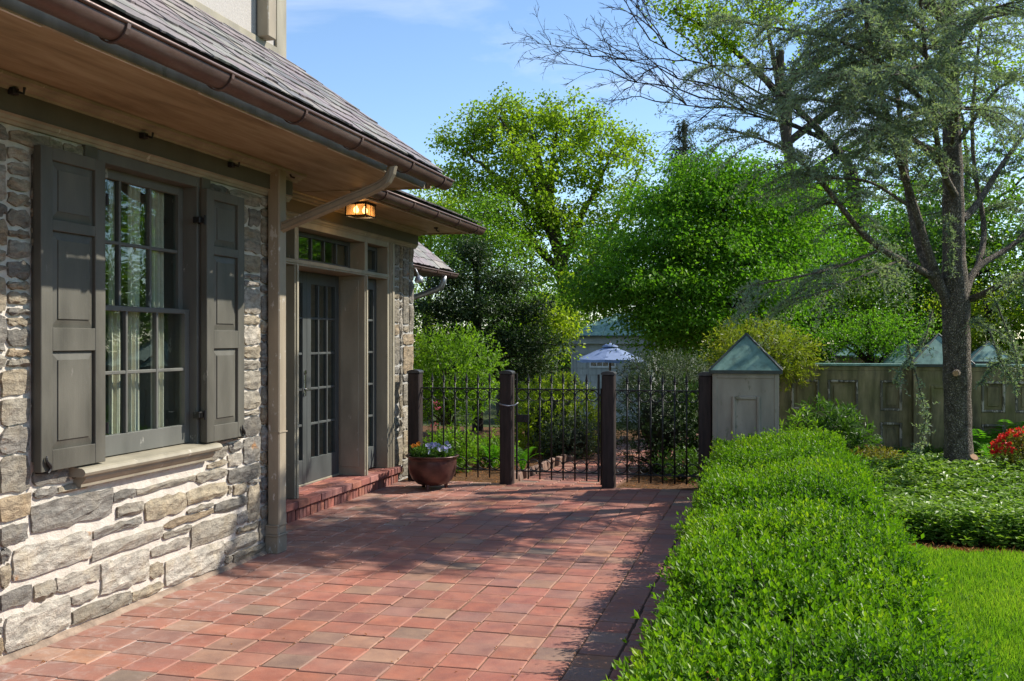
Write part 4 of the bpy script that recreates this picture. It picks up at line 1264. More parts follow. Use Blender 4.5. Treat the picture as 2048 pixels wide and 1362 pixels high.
def fence_panel(name, x0, x1, nb, label, cat, stiles=False):
    P = empty(name, ((x0 + x1) / 2, FY, 0.0), label, cat)
    for z in (1.004, 0.138):
        m = MB(); m.box(x0, x1, FY - 0.014, FY + 0.014, z - 0.006, z + 0.006, 0.002); m.build('rail', MAT['iron'], P)
    sp = (x1 - x0) / (nb + 1)
    R = ring_mesh(sp / 2 - 0.006)
    xs = [x0 + sp * (k + 1) for k in range(nb)]
    for x in xs:
        b = place('bar', BAR, (x, FY, 0), P)
        place('spearhead', SPEAR, (x, FY, 1.075), b)
    for k in range(nb + 1):
        x = x0 + sp * (k + 0.5)
        place('ring', R, (x, FY, 1.004 - sp / 2 - 0.004), P); place('ring', R, (x, FY, 0.138 + sp / 2 + 0.004), P)
    if stiles:
        for x in (x0, x1):
            m = MB(); m.box(x - 0.010, x + 0.010, FY - 0.010, FY + 0.010, 0.05, 1.165, 0.002); m.build('stile', MAT['iron'], P)
    return P
fence_panel('iron_fence', -3.735, -2.835, 6, 'black iron fence panel behind the rusty kettle planter', 'fence')
gate = fence_panel('iron_gate', -2.665, -1.79, 6, 'black iron gate with spear tips across the brick path', 'gate', True)
fence_panel('iron_fence', -1.615, -0.766, 6, 'black iron fence panel in front of the dark twiggy shrub', 'fence')
m = MB(); m.box(-2.655, -2.53, FY - 0.024, FY - 0.012, 0.655, 0.735, 0.003); m.box(-2.60, -2.57, FY - 0.034, FY - 0.023, 0.68, 0.71, 0.003); m.build('latch_plate', MAT['iron'], gate)
m = MB(); m.tube([(-2.84, FY - 0.07, 0.85), (-2.80, FY - 0.085, 0.838), (-2.74, FY - 0.08, 0.828), (-2.68, FY - 0.03, 0.832), (-2.645, FY - 0.018, 0.86)], 0.008, 6); m.build('latch_chain', MAT['steel'], gate, smooth=True)
for z in (0.2, 0.95):
    m = MB(); m.box(-1.785, -1.745, FY - 0.012, FY + 0.012, z - 0.012, z + 0.012, 0.002); m.build('hinge', MAT['iron'], gate)
m = MB(); m.tube([(-1.763, FY, 0.02), (-1.763, FY, 1.02)], 0.010, 8); m.build('hinge_bar', MAT['iron'], gate)

# ================================================================== KETTLE PLANTER
KP = (-3.42, 10.02)
def kettle():
    K = empty('kettle_planter', (KP[0], KP[1], 0), 'round rust-brown cast iron kettle planter by the stone pier', 'planter')
    m = MB()
    prof = [(0.0, 0.035), (0.09, 0.036), (0.155, 0.055), (0.205, 0.10), (0.235, 0.16), (0.248, 0.225), (0.25, 0.29), (0.246, 0.318), (0.262, 0.328), (0.276, 0.335), (0.277, 0.343), (0.262, 0.345), (0.238, 0.335), (0.232, 0.30), (0.21, 0.25)]
    m.lathe(prof, (KP[0], KP[1], 0), 40, wob=0.006); m.build('bowl', MAT['kettle'], K, smooth=True)
    for k in range(3):
        a = k * 2.094 + 0.5
        x, y = KP[0] + 0.13 * math.cos(a), KP[1] + 0.13 * math.sin(a)
        f = MB(); f.tube([(x, y, 0.07), (x + 0.012 * math.cos(a), y + 0.012 * math.sin(a), 0.03), (x + 0.016 * math.cos(a), y + 0.016 * math.sin(a), 0.0)], [0.028, 0.02, 0.017], 8); f.build('foot', MAT['kettle'], K)
    s = MB(); s.lathe([(0.0, 0.31), (0.12, 0.312), (0.236, 0.30)], (KP[0], KP[1], 0), 24); s.build('potting_soil', MAT['soil'], K, smooth=True)
kettle()

# ================================================================== COPPER-CAPPED PIERS AND PANELLED WALL
def pyramid_pier(x0, x1, y0, h, ph, label, mat='pier', panel=True, group='copper capped garden piers', over=0.03):
    w = x1 - x0; y1 = y0 + w
    P = empty('garden_pier', ((x0 + x1) / 2, (y0 + y1) / 2, -0.03), label, 'pier', group)
    m = MB(); m.box(x0 + 0.004, x1 - 0.004, y0 + 0.004, y1 - 0.004, -0.03, h, 0.003); m.build('shaft', MAT[mat], P)
    for (a, b) in ((x0, x0 + 0.045), (x1 - 0.045, x1)):
        m = MB(); m.box(a, b, y0 - 0.004, y0 + 0.02, -0.03, h, 0.003); m.build('corner_board', MAT[mat], P)
    m = MB(); m.box(x0 + 0.0455, x1 - 0.0455, y0 - 0.005, y0 + 0.02, h - 0.045, h, 0.003); m.build('top_board', MAT[mat], P)
    if panel:
        a0, a1, z0, z1 = x0 + 0.19 * w / 0.64, x1 - 0.18 * w / 0.64, 0.1, h - 0.22
        for k, b in enumerate(((a0, a0 + 0.035, z0, z1), (a1 - 0.035, a1, z0, z1), (a0 + 0.0355, a1 - 0.0355, z1 - 0.035, z1), (a0 + 0.0355, a1 - 0.0355, z0, z0 + 0.035))):
            m = MB(); m.box(b[0], b[1], y0 - 0.022, y0 + 0.006, b[2], b[3], 0.008); m.build('panel_moulding', MAT[mat], P)
        m = MB(); m.box(a0 + 0.036, a1 - 0.036, y0 - 0.003, y0 + 0.004, z0 + 0.036, z1 - 0.036); m.build('recessed_panel', MAT[mat], P)
    c = MB()
    e = over; a, b, d, f = x0 - e, x1 + e, y0 - e, y1 + e
    cx_, cy_ = (a + b) / 2, (d + f) / 2
    c._add([(a, d, h + 0.002), (b, d, h + 0.002), (b, f, h + 0.002), (a, f, h + 0.002), (a, d, h + 0.03), (b, d, h + 0.03), (b, f, h + 0.03), (a, f, h + 0.03), (cx_, cy_, h + 0.03 + ph)],
           [[3, 2, 1, 0], [0, 1, 5, 4], [1, 2, 6, 5], [2, 3, 7, 6], [3, 0, 4, 7], [4, 5, 8], [5, 6, 8], [6, 7, 8], [7, 4, 8]])
    co = c.build('copper_cap', MAT['verdigris'], P)
    r = MB()
    for (x, y) in ((a, d), (b, d), (b, f), (a, f)):
        r.tube([(x, y, h + 0.032), (cx_, cy_, h + 0.034 + ph)], 0.011, 6)
    r.build('hip_seam', MAT['lead'], co)
    q = MB(); q.box(a - 0.003, b + 0.003, d - 0.004, d + 0.003, h, h + 0.034); q.box(a - 0.004, a + 0.003, d + 0.0035, f, h, h + 0.034); q.box(b - 0.003, b + 0.004, d + 0.0035, f, h, h + 0.034); q.build('drip_edge', MAT['lead'], co)
    return P
pyramid_pier(-0.62, 0.02, 10.38, 1.19, 0.36, 'clean grey panelled pier with verdigris pyramid cap beside the iron fence')
# the wall further back
WY = 13.25
def wx(px): return float(at_Y(px, 700, WY)[0])
def panel_wall(x0, x1, panels, label):
    W = empty('panelled_wall', ((x0 + x1) / 2, WY, -0.03), label, 'garden wall', 'weathered panelled garden walls')
    m = MB(); m.box(x0, x1, WY + 0.012, WY + 0.15, -0.04, 1.20); m.build('wall_boards', MAT['weathered'], W)
    m = MB(); m.box(x0, x1, WY - 0.035, WY + 0.19, 1.202, 1.232, 0.004); m.build('copper_coping', MAT['verdigris'], W)
    m = MB(); m.box(x0, x1, WY - 0.012, WY + 0.011, 1.145, 1.2, 0.004); m.build('cornice_board', MAT['weathered'], W)
    edges = [x0] + [p for ab in panels for p in ab] + [x1]
    for k in range(0, len(edges), 2):
        if edges[k + 1] - edges[k] > 0.02:
            m = MB(); m.box(edges[k], edges[k + 1], WY - 0.014, WY + 0.0115, -0.03, 1.144, 0.003); m.build('stile_board', MAT['weathered'], W)
    for a, b in panels:
        for z0, z1 in ((-0.03, 0.08), (0.52, 0.66), (1.03, 1.1438)):
            m = MB(); m.box(a + 0.0004, b - 0.0004, WY - 0.013, WY + 0.0112, z0, z1, 0.003); m.build('rail_board', MAT['weathered'], W)
        for z0, z1 in ((0.08, 0.52), (0.66, 1.03)):
            for c in ((a, a + 0.03, z0, z1), (b - 0.03, b, z0, z1), (a + 0.0305, b - 0.0305, z1 - 0.03, z1), (a + 0.0305, b - 0.0305, z0, z0 + 0.03)):
                m = MB(); m.box(c[0], c[1], WY - 0.026, WY + 0.0115, c[2], c[3], 0.009); m.build('panel_moulding', MAT['flaked'], W)
            m = MB(); m.box(a + 0.07, b - 0.07, WY + 0.0, WY + 0.0118, z0 + 0.07, z1 - 0.07, 0.005); m.build('raised_panel', MAT['weathered'], W)
P2X0, P2X1 = wx(1824), wx(1824) + 0.64
panel_wall(0.03, P2X0 - 0.002, [(wx(1582), wx(1638)), (wx(1655), wx(1716)), (wx(1760), wx(1804))], 'rotting panelled garden wall with flaking paint beside the clean grey pier')
panel_wall(P2X1 + 0.002, 6.6, [(wx(1962), wx(2010)), (wx(2030), wx(2080)), (3.4, 3.75), (3.95, 4.3), (4.5, 4.9), (5.1, 5.5)], 'sunlit green-tinged panelled garden wall behind ferns and cedar trunk')
pyramid_pier(P2X0, P2X1, WY - 0.16, 1.20, 0.36, 'green-stained pier with verdigris pyramid cap directly behind the cedar trunk', 'weathered')
for px, d, w, label in ((1712, 17.5, 0.62, 'far copper pyramid cap half hidden by leaves above the rotting wall'), (1757, 16.2, 0.60, 'dark low copper pyramid cap between two paler ones above the wall'),
                        (1815, 14.6, 0.62, 'tall pale copper pyramid cap just beside the pier behind the trunk'), (1985, 15.6, 0.62, 'copper pyramid cap beyond the trunk above the ferns')):
    p = at_d(px, 700, d)
    h = {1712: 1.22, 1757: 1.22, 1815: 1.16, 1985: 1.16}[px]
    pyramid_pier(p[0] - w / 2, p[0] + w / 2, p[1], h, {1712: 0.27, 1757: 0.2, 1815: 0.35, 1985: 0.3}[px], label, 'weathered', False)

# ================================================================== SHED
def shed():
    d = 30.0
    p0 = at_d(1143, 665, d); p1 = at_d(1276, 665, d)
    y0 = float(p0[1]); x0, x1 = float(p0[0]), float(p1[0]) + 0.3
    zb, ze = -0.9, 1.50
    S = empty('garden_shed', ((x0 + x1) / 2, y0 + 1.2, zb), 'small grey shingled shed with green copper roof behind the parasol', 'shed')
    m = MB(); m.box(x0, x1, y0, y0 + 2.6, zb, ze); wall = m.build('shed_wall', MAT['shed'], S)
    z = zb; r = 0
    while z < ze - 0.42:
        x = x0 + 0.05
        while x < x1 - 0.02:
            w = rng.choice([0.11, 0.14, 0.17, 0.2]); w = min(w, x1 - x)
            if not (p0[0] + 0.5 < x + w / 2 < p0[0] + 1.45 and 0.64 < z + 0.1 < 1.0):
                s = MB(); t = rng.uniform(0.0, 0.006)
                s.hexa([(x + 0.004, y0 - 0.022 - t, z), (x + w - 0.004, y0 - 0.022 - t, z), (x + w - 0.004, y0 - 0.001, z), (x + 0.004, y0 - 0.001, z)],
                       [(x + 0.004, y0 - 0.010, z + 0.196), (x + w - 0.004, y0 - 0.010, z + 0.196), (x + w - 0.004, y0 - 0.001, z + 0.196), (x + 0.004, y0 - 0.001, z + 0.196)])
                s.build('shingle', MAT['shed'], wall)
            x += w
        z += 0.2; r += 1
    y = y0
    z = zb
    while z < ze - 0.42:                                   # sunlit side
        yy_ = y0
        while yy_ < y0 + 2.5:
            w = rng.choice([0.14, 0.17, 0.2])
            s = MB(); s.box(x1 + 0.001, x1 + 0.02 + rng.uniform(0, 0.006), yy_ + 0.004, yy_ + w - 0.004, z, z + 0.194); s.build('shingle', MAT['shed'], wall); yy_ += w
        z += 0.2
    m = MB(); m.box(x0 - 0.01, x0 + 0.045, y0 - 0.035, y0 - 0.0012, zb, ze - 0.4); m.box(x1 - 0.02, x1 + 0.03, y0 - 0.035, y0 - 0.0012, zb, ze - 0.4); m.build('corner_board', MAT['shed'], S)
    m = MB(); m.box(x0 - 0.5, x1 + 0.25, y0 - 0.03, y0 + 0.0, ze - 0.395, ze - 0.1); m.build('frieze_board', MAT['shed'], S)
    m = MB(); m.box(x0 - 0.02, x1 + 0.3, y0 - 0.2, y0 + 2.8, ze - 0.098, ze + 0.13); m.build('eave_board', MAT['shed'], S)
    ez = ze + 0.132; apex = ez + 0.68
    a, b, c, e = x0 - 0.12, x1 + 0.45, y0 - 0.35, y0 + 2.95
    m = MB(); ym = (c + e) / 2
    m._add([(a, c, ez), (b, c, ez), (b, e, ez), (a, e, ez), (a + 1.2, ym, apex), (b - 1.0, ym, apex)], [[0, 1, 5, 4], [1, 2, 5], [2, 3, 4, 5], [3, 0, 4], [3, 2, 1, 0]])
    rf_ = m.build('copper_roof', MAT['verdigris'], S)
    k = a + 0.35
    while k < b - 0.2:
        t = min(1.0, (k - a) / 1.2, (b - k) / 1.0)
        m = MB(); m.tube([(k, c, ez + 0.012), (k, c + (ym - c) * t, ez + (apex - ez) * t + 0.012)], 0.018, 5); m.build('standing_seam', MAT['verdigris'], rf_); k += 0.36
    m = MB(); m.box(a, b, c - 0.02, c + 0.02, ez - 0.02, ez + 0.012); m.build('drip_edge', MAT['lead'], rf_)
    wn = empty('shed_window', (p0[0] + 1.0, y0, 0.7), parent=S)
    wx0, wx1, wz0, wz1 = float(at_d(1181, 700, d)[0]), float(at_d(1236, 700, d)[0]), float(at_d(1200, 735, d)[2]), float(at_d(1200, 716, d)[2])
    m = MB()
    for bx in ((wx0, wx1, wz0, wz0 + 0.05), (wx0, wx1, wz1 - 0.04, wz1), (wx0, wx0 + 0.045, wz0 + 0.0505, wz1 - 0.0405), (wx1 - 0.045, wx1, wz0 + 0.0505, wz1 - 0.0405)):
        m.box(bx[0], bx[1], y0 - 0.05, y0 - 0.0013, bx[2], bx[3])
    m.build('window_frame', MAT['white'], wn)
    cw = (wx1 - wx0 - 0.09) / 4
    for k in range(4):
        q = MB(); xx = wx0 + 0.045 + k * cw; q.box(xx + 0.008, xx + cw - 0.008, y0 - 0.03, y0 - 0.02, wz0 + 0.051, wz1 - 0.041); q.build('pane', MAT['glass'], wn)
        if k: 
            q = MB(); q.box(xx - 0.01, xx + 0.01, y0 - 0.045, y0 - 0.012, wz0 + 0.051, wz1 - 0.041); q.build('muntin', MAT['white'], wn)
    q = MB(); q.box(wx0 + 0.046, wx1 - 0.046, y0 - 0.010, y0 - 0.0016, wz0 + 0.052, wz1 - 0.042); q.build('unlit_backing', MAT['dark'], wn)  # black sheet behind the panes, painted in place of an unlit shed interior
shed()

# ================================================================== PARASOL
def parasol():
    d = 26.0
    p = at_d(1220, 691, d); cx_, cy_, top = map(float, p)
    R = 0.84; zr = float(at_d(1160, 718, d)[2]); zv = top
    gz = float(terrain_z(cy_))
    U = empty('garden_parasol', (cx_, cy_, gz), 'pale blue canvas parasol with fringed edge in front of the shed', 'parasol')
    n = 8; rows = 5
    c = MB(); V = []; F = []
    for r in range(rows + 1):
        t = r / rows
        for k in range(n * 2):
            a = math.pi * 2 * k / (n * 2)
            rr = 0.02 + (R - 0.02) * t; sc = 1.0 if k % 2 == 0 else 0.955 + 0.045 * (1 - t)
            z = zv - (zv - zr) * (t ** 1.08) - (0.0 if k % 2 == 0 else 0.012 * t)
            V.append((cx_ + rr * sc * math.cos(a), cy_ + rr * sc * math.sin(a), z))
    for k in range(n * 2):                                 # valance
        a = math.pi * 2 * k / (n * 2); sc = 1.0 if k % 2 == 0 else 0.955
        V.append((cx_ + R * sc * 1.005 * math.cos(a), cy_ + R * sc * 1.005 * math.sin(a), zr - 0.075 + 0.012 * math.sin(k * 2.3)))
    N = n * 2
    for r in range(rows + 1):
        for k in range(N):
            k2 = (k + 1) % N
            F.append([r * N + k, r * N + k2, (r + 1) * N + k2, (r + 1) * N + k])
    c._add(V, F); c.build('canopy', MAT['canvas'], U)
    v = MB(); v.lathe([(0.0, 0.03), (0.1, 0.0), (0.2, -0.055), (0.205, -0.075)], (cx_, cy_, zv + 0.04), 16); v.build('vent_cap', MAT['canvas'], U, smooth=True)
    m = MB(); m.tube([(cx_, cy_, gz), (cx_, cy_, zv + 0.06)], 0.028, 8); m.build('pole', MAT['wood'], U)
    m = MB(); m.lathe([(0, 0), (0.012, 0.0), (0.016, 0.02), (0, 0.04)], (cx_, cy_, zv + 0.07), 8); m.build('finial', MAT['wood'], U)
    for k in range(n):
        a = math.pi * 2 * k / n
        m = MB(); m.tube([(cx_ + 0.03 * math.cos(a), cy_ + 0.03 * math.sin(a), zv - 0.03), (cx_ + R * 0.96 * math.cos(a), cy_ + R * 0.96 * math.sin(a), zr - 0.01)], 0.012, 5); m.build('rib', MAT['wood'], U)
    m = MB(); m.lathe([(0.0, 0.0), (0.26, 0.0), (0.26, 0.05), (0.06, 0.08), (0.05, 0.3), (0, 0.3)], (cx_, cy_, gz), 16); m.build('base', MAT['dark'], U)
parasol()

# ================================================================== DRY LEAVES AT THE FOOT OF THE WALL
def dry_leaf(px, py, label, s=0.05):
    p = at_Z(px, py, 0.008)
    m = MB(); n = 7
    V = [(0, 0, 0.004)]
    for k in range(n):
        a = 2 * math.pi * k / n + rng.normal(0, 0.2); r = s * rng.uniform(0.35, 0.75)
        V.append((r * math.cos(a), r * math.sin(a) * 0.7, rng.uniform(0.0, 0.022)))
    m._add([(p[0] + a, p[1] + b, p[2] + c) for a, b, c in V], [[0, k + 1, (k + 1) % n + 1] for k in range(n)])
    o = m.build('dry_leaf', MAT['dry']); tag(o, label, 'leaf', 'dry leaves fallen along the wall foot')
dry_leaf(404, 1148, 'largest curled orange-brown leaf at the foot of the stone wall', 0.075)
dry_leaf(363, 1166, 'pale brown curled leaf under the pale granite block', 0.05)
dry_leaf(447, 1133, 'small orange leaf at wall foot between big leaf and downspout', 0.05)
dry_leaf(487, 1118, 'orange-brown leaf at wall foot closest to the downspout base', 0.06)
dry_leaf(207, 1234, 'tiny brown leaf at wall foot midway along the window wall', 0.035)
dry_leaf(54, 1297, 'brown leaf scrap at the wall foot near the big cornerstone', 0.04)
# ================================================================== VEGETATION
def unit(v): return v / np.maximum(np.linalg.norm(v, axis=-1, keepdims=True), 1e-9)
def rand_dir(n): return unit(rng.normal(0, 1, (n, 3)))

class Leaves:
    """folded leaf blades collected into one mesh: base, two shoulders, tip"""
    def __init__(self): self.V = []; self.R = []
    def add(self, C, D, N, L, W, fold=0.25, rnd=None, shoulder=0.45):
        n = len(C)
        D = unit(np.asarray(D, float)); N = np.asarray(N, float)
        S = unit(np.cross(D, N)); N = np.cross(S, D)
        L = np.broadcast_to(np.asarray(L, float), (n,))[:, None]; W = np.broadcast_to(np.asarray(W, float), (n,))[:, None]
        mid = C + D * L * shoulder
        lift = N * W * fold
        v = np.stack([C, mid + S * W * 0.5 + lift, C + D * L, mid - S * W * 0.5 + lift], 1)
        self.V.append(v.reshape(-1, 3))
        r = rng.random(n) if rnd is None else np.broadcast_to(rnd, (n,))
        self.R.append(np.repeat(r, 4))
    def count(self): return sum(len(v) for v in self.V) // 4
    def build(self, name, mat, parent=None, origin=None):
        V = np.concatenate(self.V); R = np.concatenate(self.R)
        if origin is None:
            lo, hi = V.min(0), V.max(0); origin = ((lo[0] + hi[0]) / 2, (lo[1] + hi[1]) / 2, lo[2])
        origin = np.array([float(q) for q in origin])
        n = len(V) // 4
        b = np.arange(n)[:, None] * 4
        T = np.concatenate([b + np.array([[0, 1, 2]]), b + np.array([[0, 2, 3]])])
        me = mesh_np(name, V - origin, tris=T, mats=mat, attrs={'rnd': ('FLOAT', R)})
        return place(name, me, [float(q) for q in origin], parent)

class Wood:
    """branch tubes collected into one mesh"""
    def __init__(self): self.V = []; self.Q = []; self.n = 0
    def tube(self, pts, rad, k=6):
        pts = np.asarray(pts, float); m = len(pts)
        rad = np.broadcast_to(np.asarray(rad, float), (m,))
        T = unit(np.gradient(pts, axis=0))
        ref = np.array([0.3, 0.2, 1.0]) if abs(T[0, 2]) < 0.9 else np.array([1.0, 0.1, 0.0])
        U = np.zeros_like(pts); u = unit(np.cross(T[0], ref))
        for i in range(m):
            u = unit(u - T[i] * (u @ T[i])); U[i] = u
        Wv = np.cross(T, U)
        a = np.arange(k) * 2 * math.pi / k
        V = pts[:, None] + (U[:, None] * np.cos(a)[None, :, None] + Wv[:, None] * np.sin(a)[None, :, None]) * rad[:, None, None]
        self.V.append(V.reshape(-1, 3))
        i, j = np.meshgrid(np.arange(m - 1), np.arange(k), indexing='ij')
        b = i * k; j2 = (j + 1) % k
        self.Q.append(np.stack([b + j, b + j2, b + k + j2, b + k + j], -1).reshape(-1, 4) + self.n)
        self.n += m * k
    def build(self, name, mat, parent=None, origin=None):
        V = np.concatenate(self.V)
        if origin is None:
            lo, hi = V.min(0), V.max(0); origin = ((lo[0] + hi[0]) / 2, (lo[1] + hi[1]) / 2, lo[2])
        origin = np.array([float(q) for q in origin])
        me = mesh_np(name, V - origin, quads=np.concatenate(self.Q), mats=mat, smooth=True)
        return place(name, me, [float(q) for q in origin], parent)

def curve(p0, p1, n=6, sag=0.0, wander=0.05, up=0.0):
    """bent branch from p0 to p1"""
    p0, p1 = np.asarray(p0, float), np.asarray(p1, float)
    t = np.linspace(0, 1, n)[:, None]
    L = np.linalg.norm(p1 - p0)
    P = p0 + (p1 - p0) * t
    P[:, 2] += (4 * t * (1 - t))[:, 0] * sag * L
    w = np.cumsum(rng.normal(0, wander * L / n, (n, 3)), 0); w -= w[-1] * t; w[0] = 0
    return P + w

def broad_tree(name, label, cat, base, trunk_top, trunk_r, blobs, leaf, per, mat, bark='bark', spread=0.35, flat=0.7, limbs=9, group=None, up_bias=0.6, twig_r=0.010, aspect=0.7, trunk_pts=None, k_twig=3, hang=0.0, limb_paths=None):
    """blobs: (centre, radii, number of leaf clumps)"""
    base = np.asarray(base, float); trunk_top = np.asarray(trunk_top, float)
    T = empty(name, base, label, cat, group)
    C = []
    for c, r, n in blobs:
        d = rand_dir(n); q = rng.random(n) ** 0.42
        p = np.asarray(c) + d * np.asarray(r) * q[:, None]
        p += 0.10 * np.asarray(r) * rng.normal(0, 1, (n, 3))
        C.append(p)
    C = np.concatenate(C)
    W = Wood()
    tp = curve(base, trunk_top, 9, 0, 0.05) if trunk_pts is None else np.asarray(trunk_pts, float)
    W.tube(tp, np.linspace(trunk_r, trunk_r * 0.42, len(tp)), 9)
    # limbs reach towards spread-out clumps
    pick = [int(rng.integers(len(C)))]
    for _ in range(limbs - 1):
        dist = np.min(np.linalg.norm(C[:, None] - C[pick][None], axis=-1), 1)
        pick.append(int(np.argmax(dist * rng.uniform(0.6, 1, len(dist)))))
    nodes = [tp[len(tp) // 2:]]; nrad = [np.linspace(trunk_r * 0.7, trunk_r * 0.4, len(nodes[0]))]
    for lp_ in (limb_paths or []):
        lp_ = np.asarray(lp_, float); t_ = np.linspace(0, len(lp_) - 1, 14)
        q_ = np.stack([np.interp(t_, range(len(lp_)), lp_[:, k]) for k in range(3)], -1)
        for _ in range(2): q_[1:-1] = 0.5 * q_[1:-1] + 0.25 * (q_[:-2] + q_[2:])
        q_[1:-1] += rng.normal(0, 0.02 * trunk_r * 10, (12, 3)) * 0.5
        lr = np.linspace(trunk_r * 0.5, trunk_r * 0.12, 14); W.tube(q_, lr, 6); nodes.append(q_[3:]); nrad.append(lr[3:])
    for i in (pick if not limb_paths else []):
        e = C[i]
        h = np.clip((e[2] - base[2]) / max(0.1, trunk_top[2] - base[2]) - 0.25, 0.35, 1.0)
        k = int(round(h * (len(tp) - 1)))
        lp = curve(tp[k], tp[k] + (e - tp[k]) * 0.9, 9, 0.10, 0.10)
        lr = np.linspace(trunk_r * 0.40, trunk_r * 0.10, 9)
        W.tube(lp, lr, 6); nodes.append(lp[2:]); nrad.append(lr[2:])
    ND = np.concatenate(nodes); NR = np.concatenate(nrad)
    order = np.argsort(np.min(np.linalg.norm(C[:, None] - ND[None], axis=-1), 1)) if len(C) < 900 else np.arange(len(C))
    tw_nodes, tw_r = [ND], [NR]
    allN, allR = ND, NR
    for q, i in enumerate(order):
        if q % 40 == 0: allN = np.concatenate(tw_nodes); allR = np.concatenate(tw_r)
        dd = np.linalg.norm(allN - C[i], axis=1) + 0.25 * np.maximum(0, allN[:, 2] - C[i][2])
        j = int(np.argmin(dd))
        tpz = curve(allN[j], C[i], 5, 0.06, 0.10)
        r0 = max(twig_r, min(allR[j] * 0.6, trunk_r * 0.16))
        rr = np.linspace(r0, twig_r * 0.5, 5)
        W.tube(tpz, rr, k_twig); tw_nodes.append(tpz[2:4]); tw_r.append(rr[2:4])
    W.build('trunk', MAT[bark], T)
    Lv = Leaves()
    n = len(C) * per
    cen = np.repeat(C, per, 0)
    csz = np.repeat(rng.uniform(0.6, 1.35, len(C)), per)[:, None]
    off = rng.normal(0, 1, (n, 3)) * np.array([spread, spread, spread * flat]) * csz
    P = cen + off
    D = unit(off * 0.6 / spread + rng.normal(0, 0.7, (n, 3)) + np.array([0, 0, -0.25 - hang]))
    N = unit(rng.normal(0, 0.6, (n, 3)) + np.array([0, 0, up_bias * 1.6]))
    rc = np.repeat(rng.random(len(C)), per)
    sz = leaf * rng.uniform(0.65, 1.25, n)
    Lv.add(P, D, N, sz, sz * aspect, 0.2, np.clip(0.55 * rng.random(n) + 0.45 * rc, 0, 1))
    Lv.build('crown', mat if not isinstance(mat, str) else MAT[mat], T)
    return T

def shrub(name, label, cat, c, r, n_shoots, leaf, mat, per=7, shoot=0.10, aspect=0.5, group=None, stems=9, bark='bark', zmin=-0.03, inner=0.55, up=0.5, core=None):
    """multi-stemmed bush, leaves set along short shoots near the surface"""
    c = np.asarray(c, float); r = np.asarray(r, float)
    T = empty(name, (c[0], c[1], max(zmin, c[2] - r[2])), label, cat, group)
    W = Wood()
    base = np.array([c[0], c[1], max(zmin, c[2] - r[2])])
    d = rand_dir(n_shoots)
    lump = 1 + 0.16 * wob(d * 2.6 + c)
    q = inner + (1 - inner) * rng.random(n_shoots) ** 0.6
    P = c + d * r * (lump * q)[:, None]
    keep = P[:, 2] > zmin + 0.02
    P, d = P[keep], d[keep]
    for k in range(stems):
        e = P[rng.integers(len(P))]
        lp = curve(base + rng.normal(0, 0.06, 3) * np.array([r[0], r[1], 0]), e, 7, 0.12, 0.12)
        W.tube(lp, np.linspace(0.016, 0.004, 7) * max(1, r.max() / 0.7), 5)
        for _ in range(4):
            j = rng.integers(3, 7); e2 = P[np.argmin(np.linalg.norm(P - lp[j] - rng.normal(0, 0.3, 3) * r, axis=1))]
            W.tube(curve(lp[j], e2, 4, 0.05, 0.1), np.linspace(0.006, 0.002, 4) * max(1, r.max() / 0.7), 3)
    W.build('stem', MAT[bark], T)
    Lv = Leaves(); m = len(P)
    ax = unit(d * 0.8 + np.array([0, 0, up]) + rng.normal(0, 0.45, (m, 3)))
    rc = rng.random(m)
    for k in range(per):
        t = (k + 0.5) / per
        side = unit(np.cross(ax, rand_dir(m)))
        pos = P + ax * shoot * t
        D = unit(ax * (0.35 + 0.5 * t) + side * 0.9)
        sz = leaf * rng.uniform(0.7, 1.2, m)
        Lv.add(pos, D, unit(ax + rng.normal(0, 0.25, (m, 3))), sz, sz * aspect, 0.2, np.clip(0.45 * rng.random(m) + 0.3 * rc + 0.25 * t, 0, 1))
    Lv.build('foliage', MAT[mat], T)
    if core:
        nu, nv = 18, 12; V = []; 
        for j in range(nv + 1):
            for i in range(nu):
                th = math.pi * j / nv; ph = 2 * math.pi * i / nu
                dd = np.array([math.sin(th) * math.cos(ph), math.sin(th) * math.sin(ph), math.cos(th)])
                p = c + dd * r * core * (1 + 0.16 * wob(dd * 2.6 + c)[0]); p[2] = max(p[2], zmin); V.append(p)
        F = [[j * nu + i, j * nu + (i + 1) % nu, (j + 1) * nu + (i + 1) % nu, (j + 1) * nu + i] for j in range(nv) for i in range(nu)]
        mb = MB(); mb._add(V, F); mb.build('shade_core', MAT['boxinner'], T, smooth=True)  # solid core coloured as the bush's inner shade
    return T

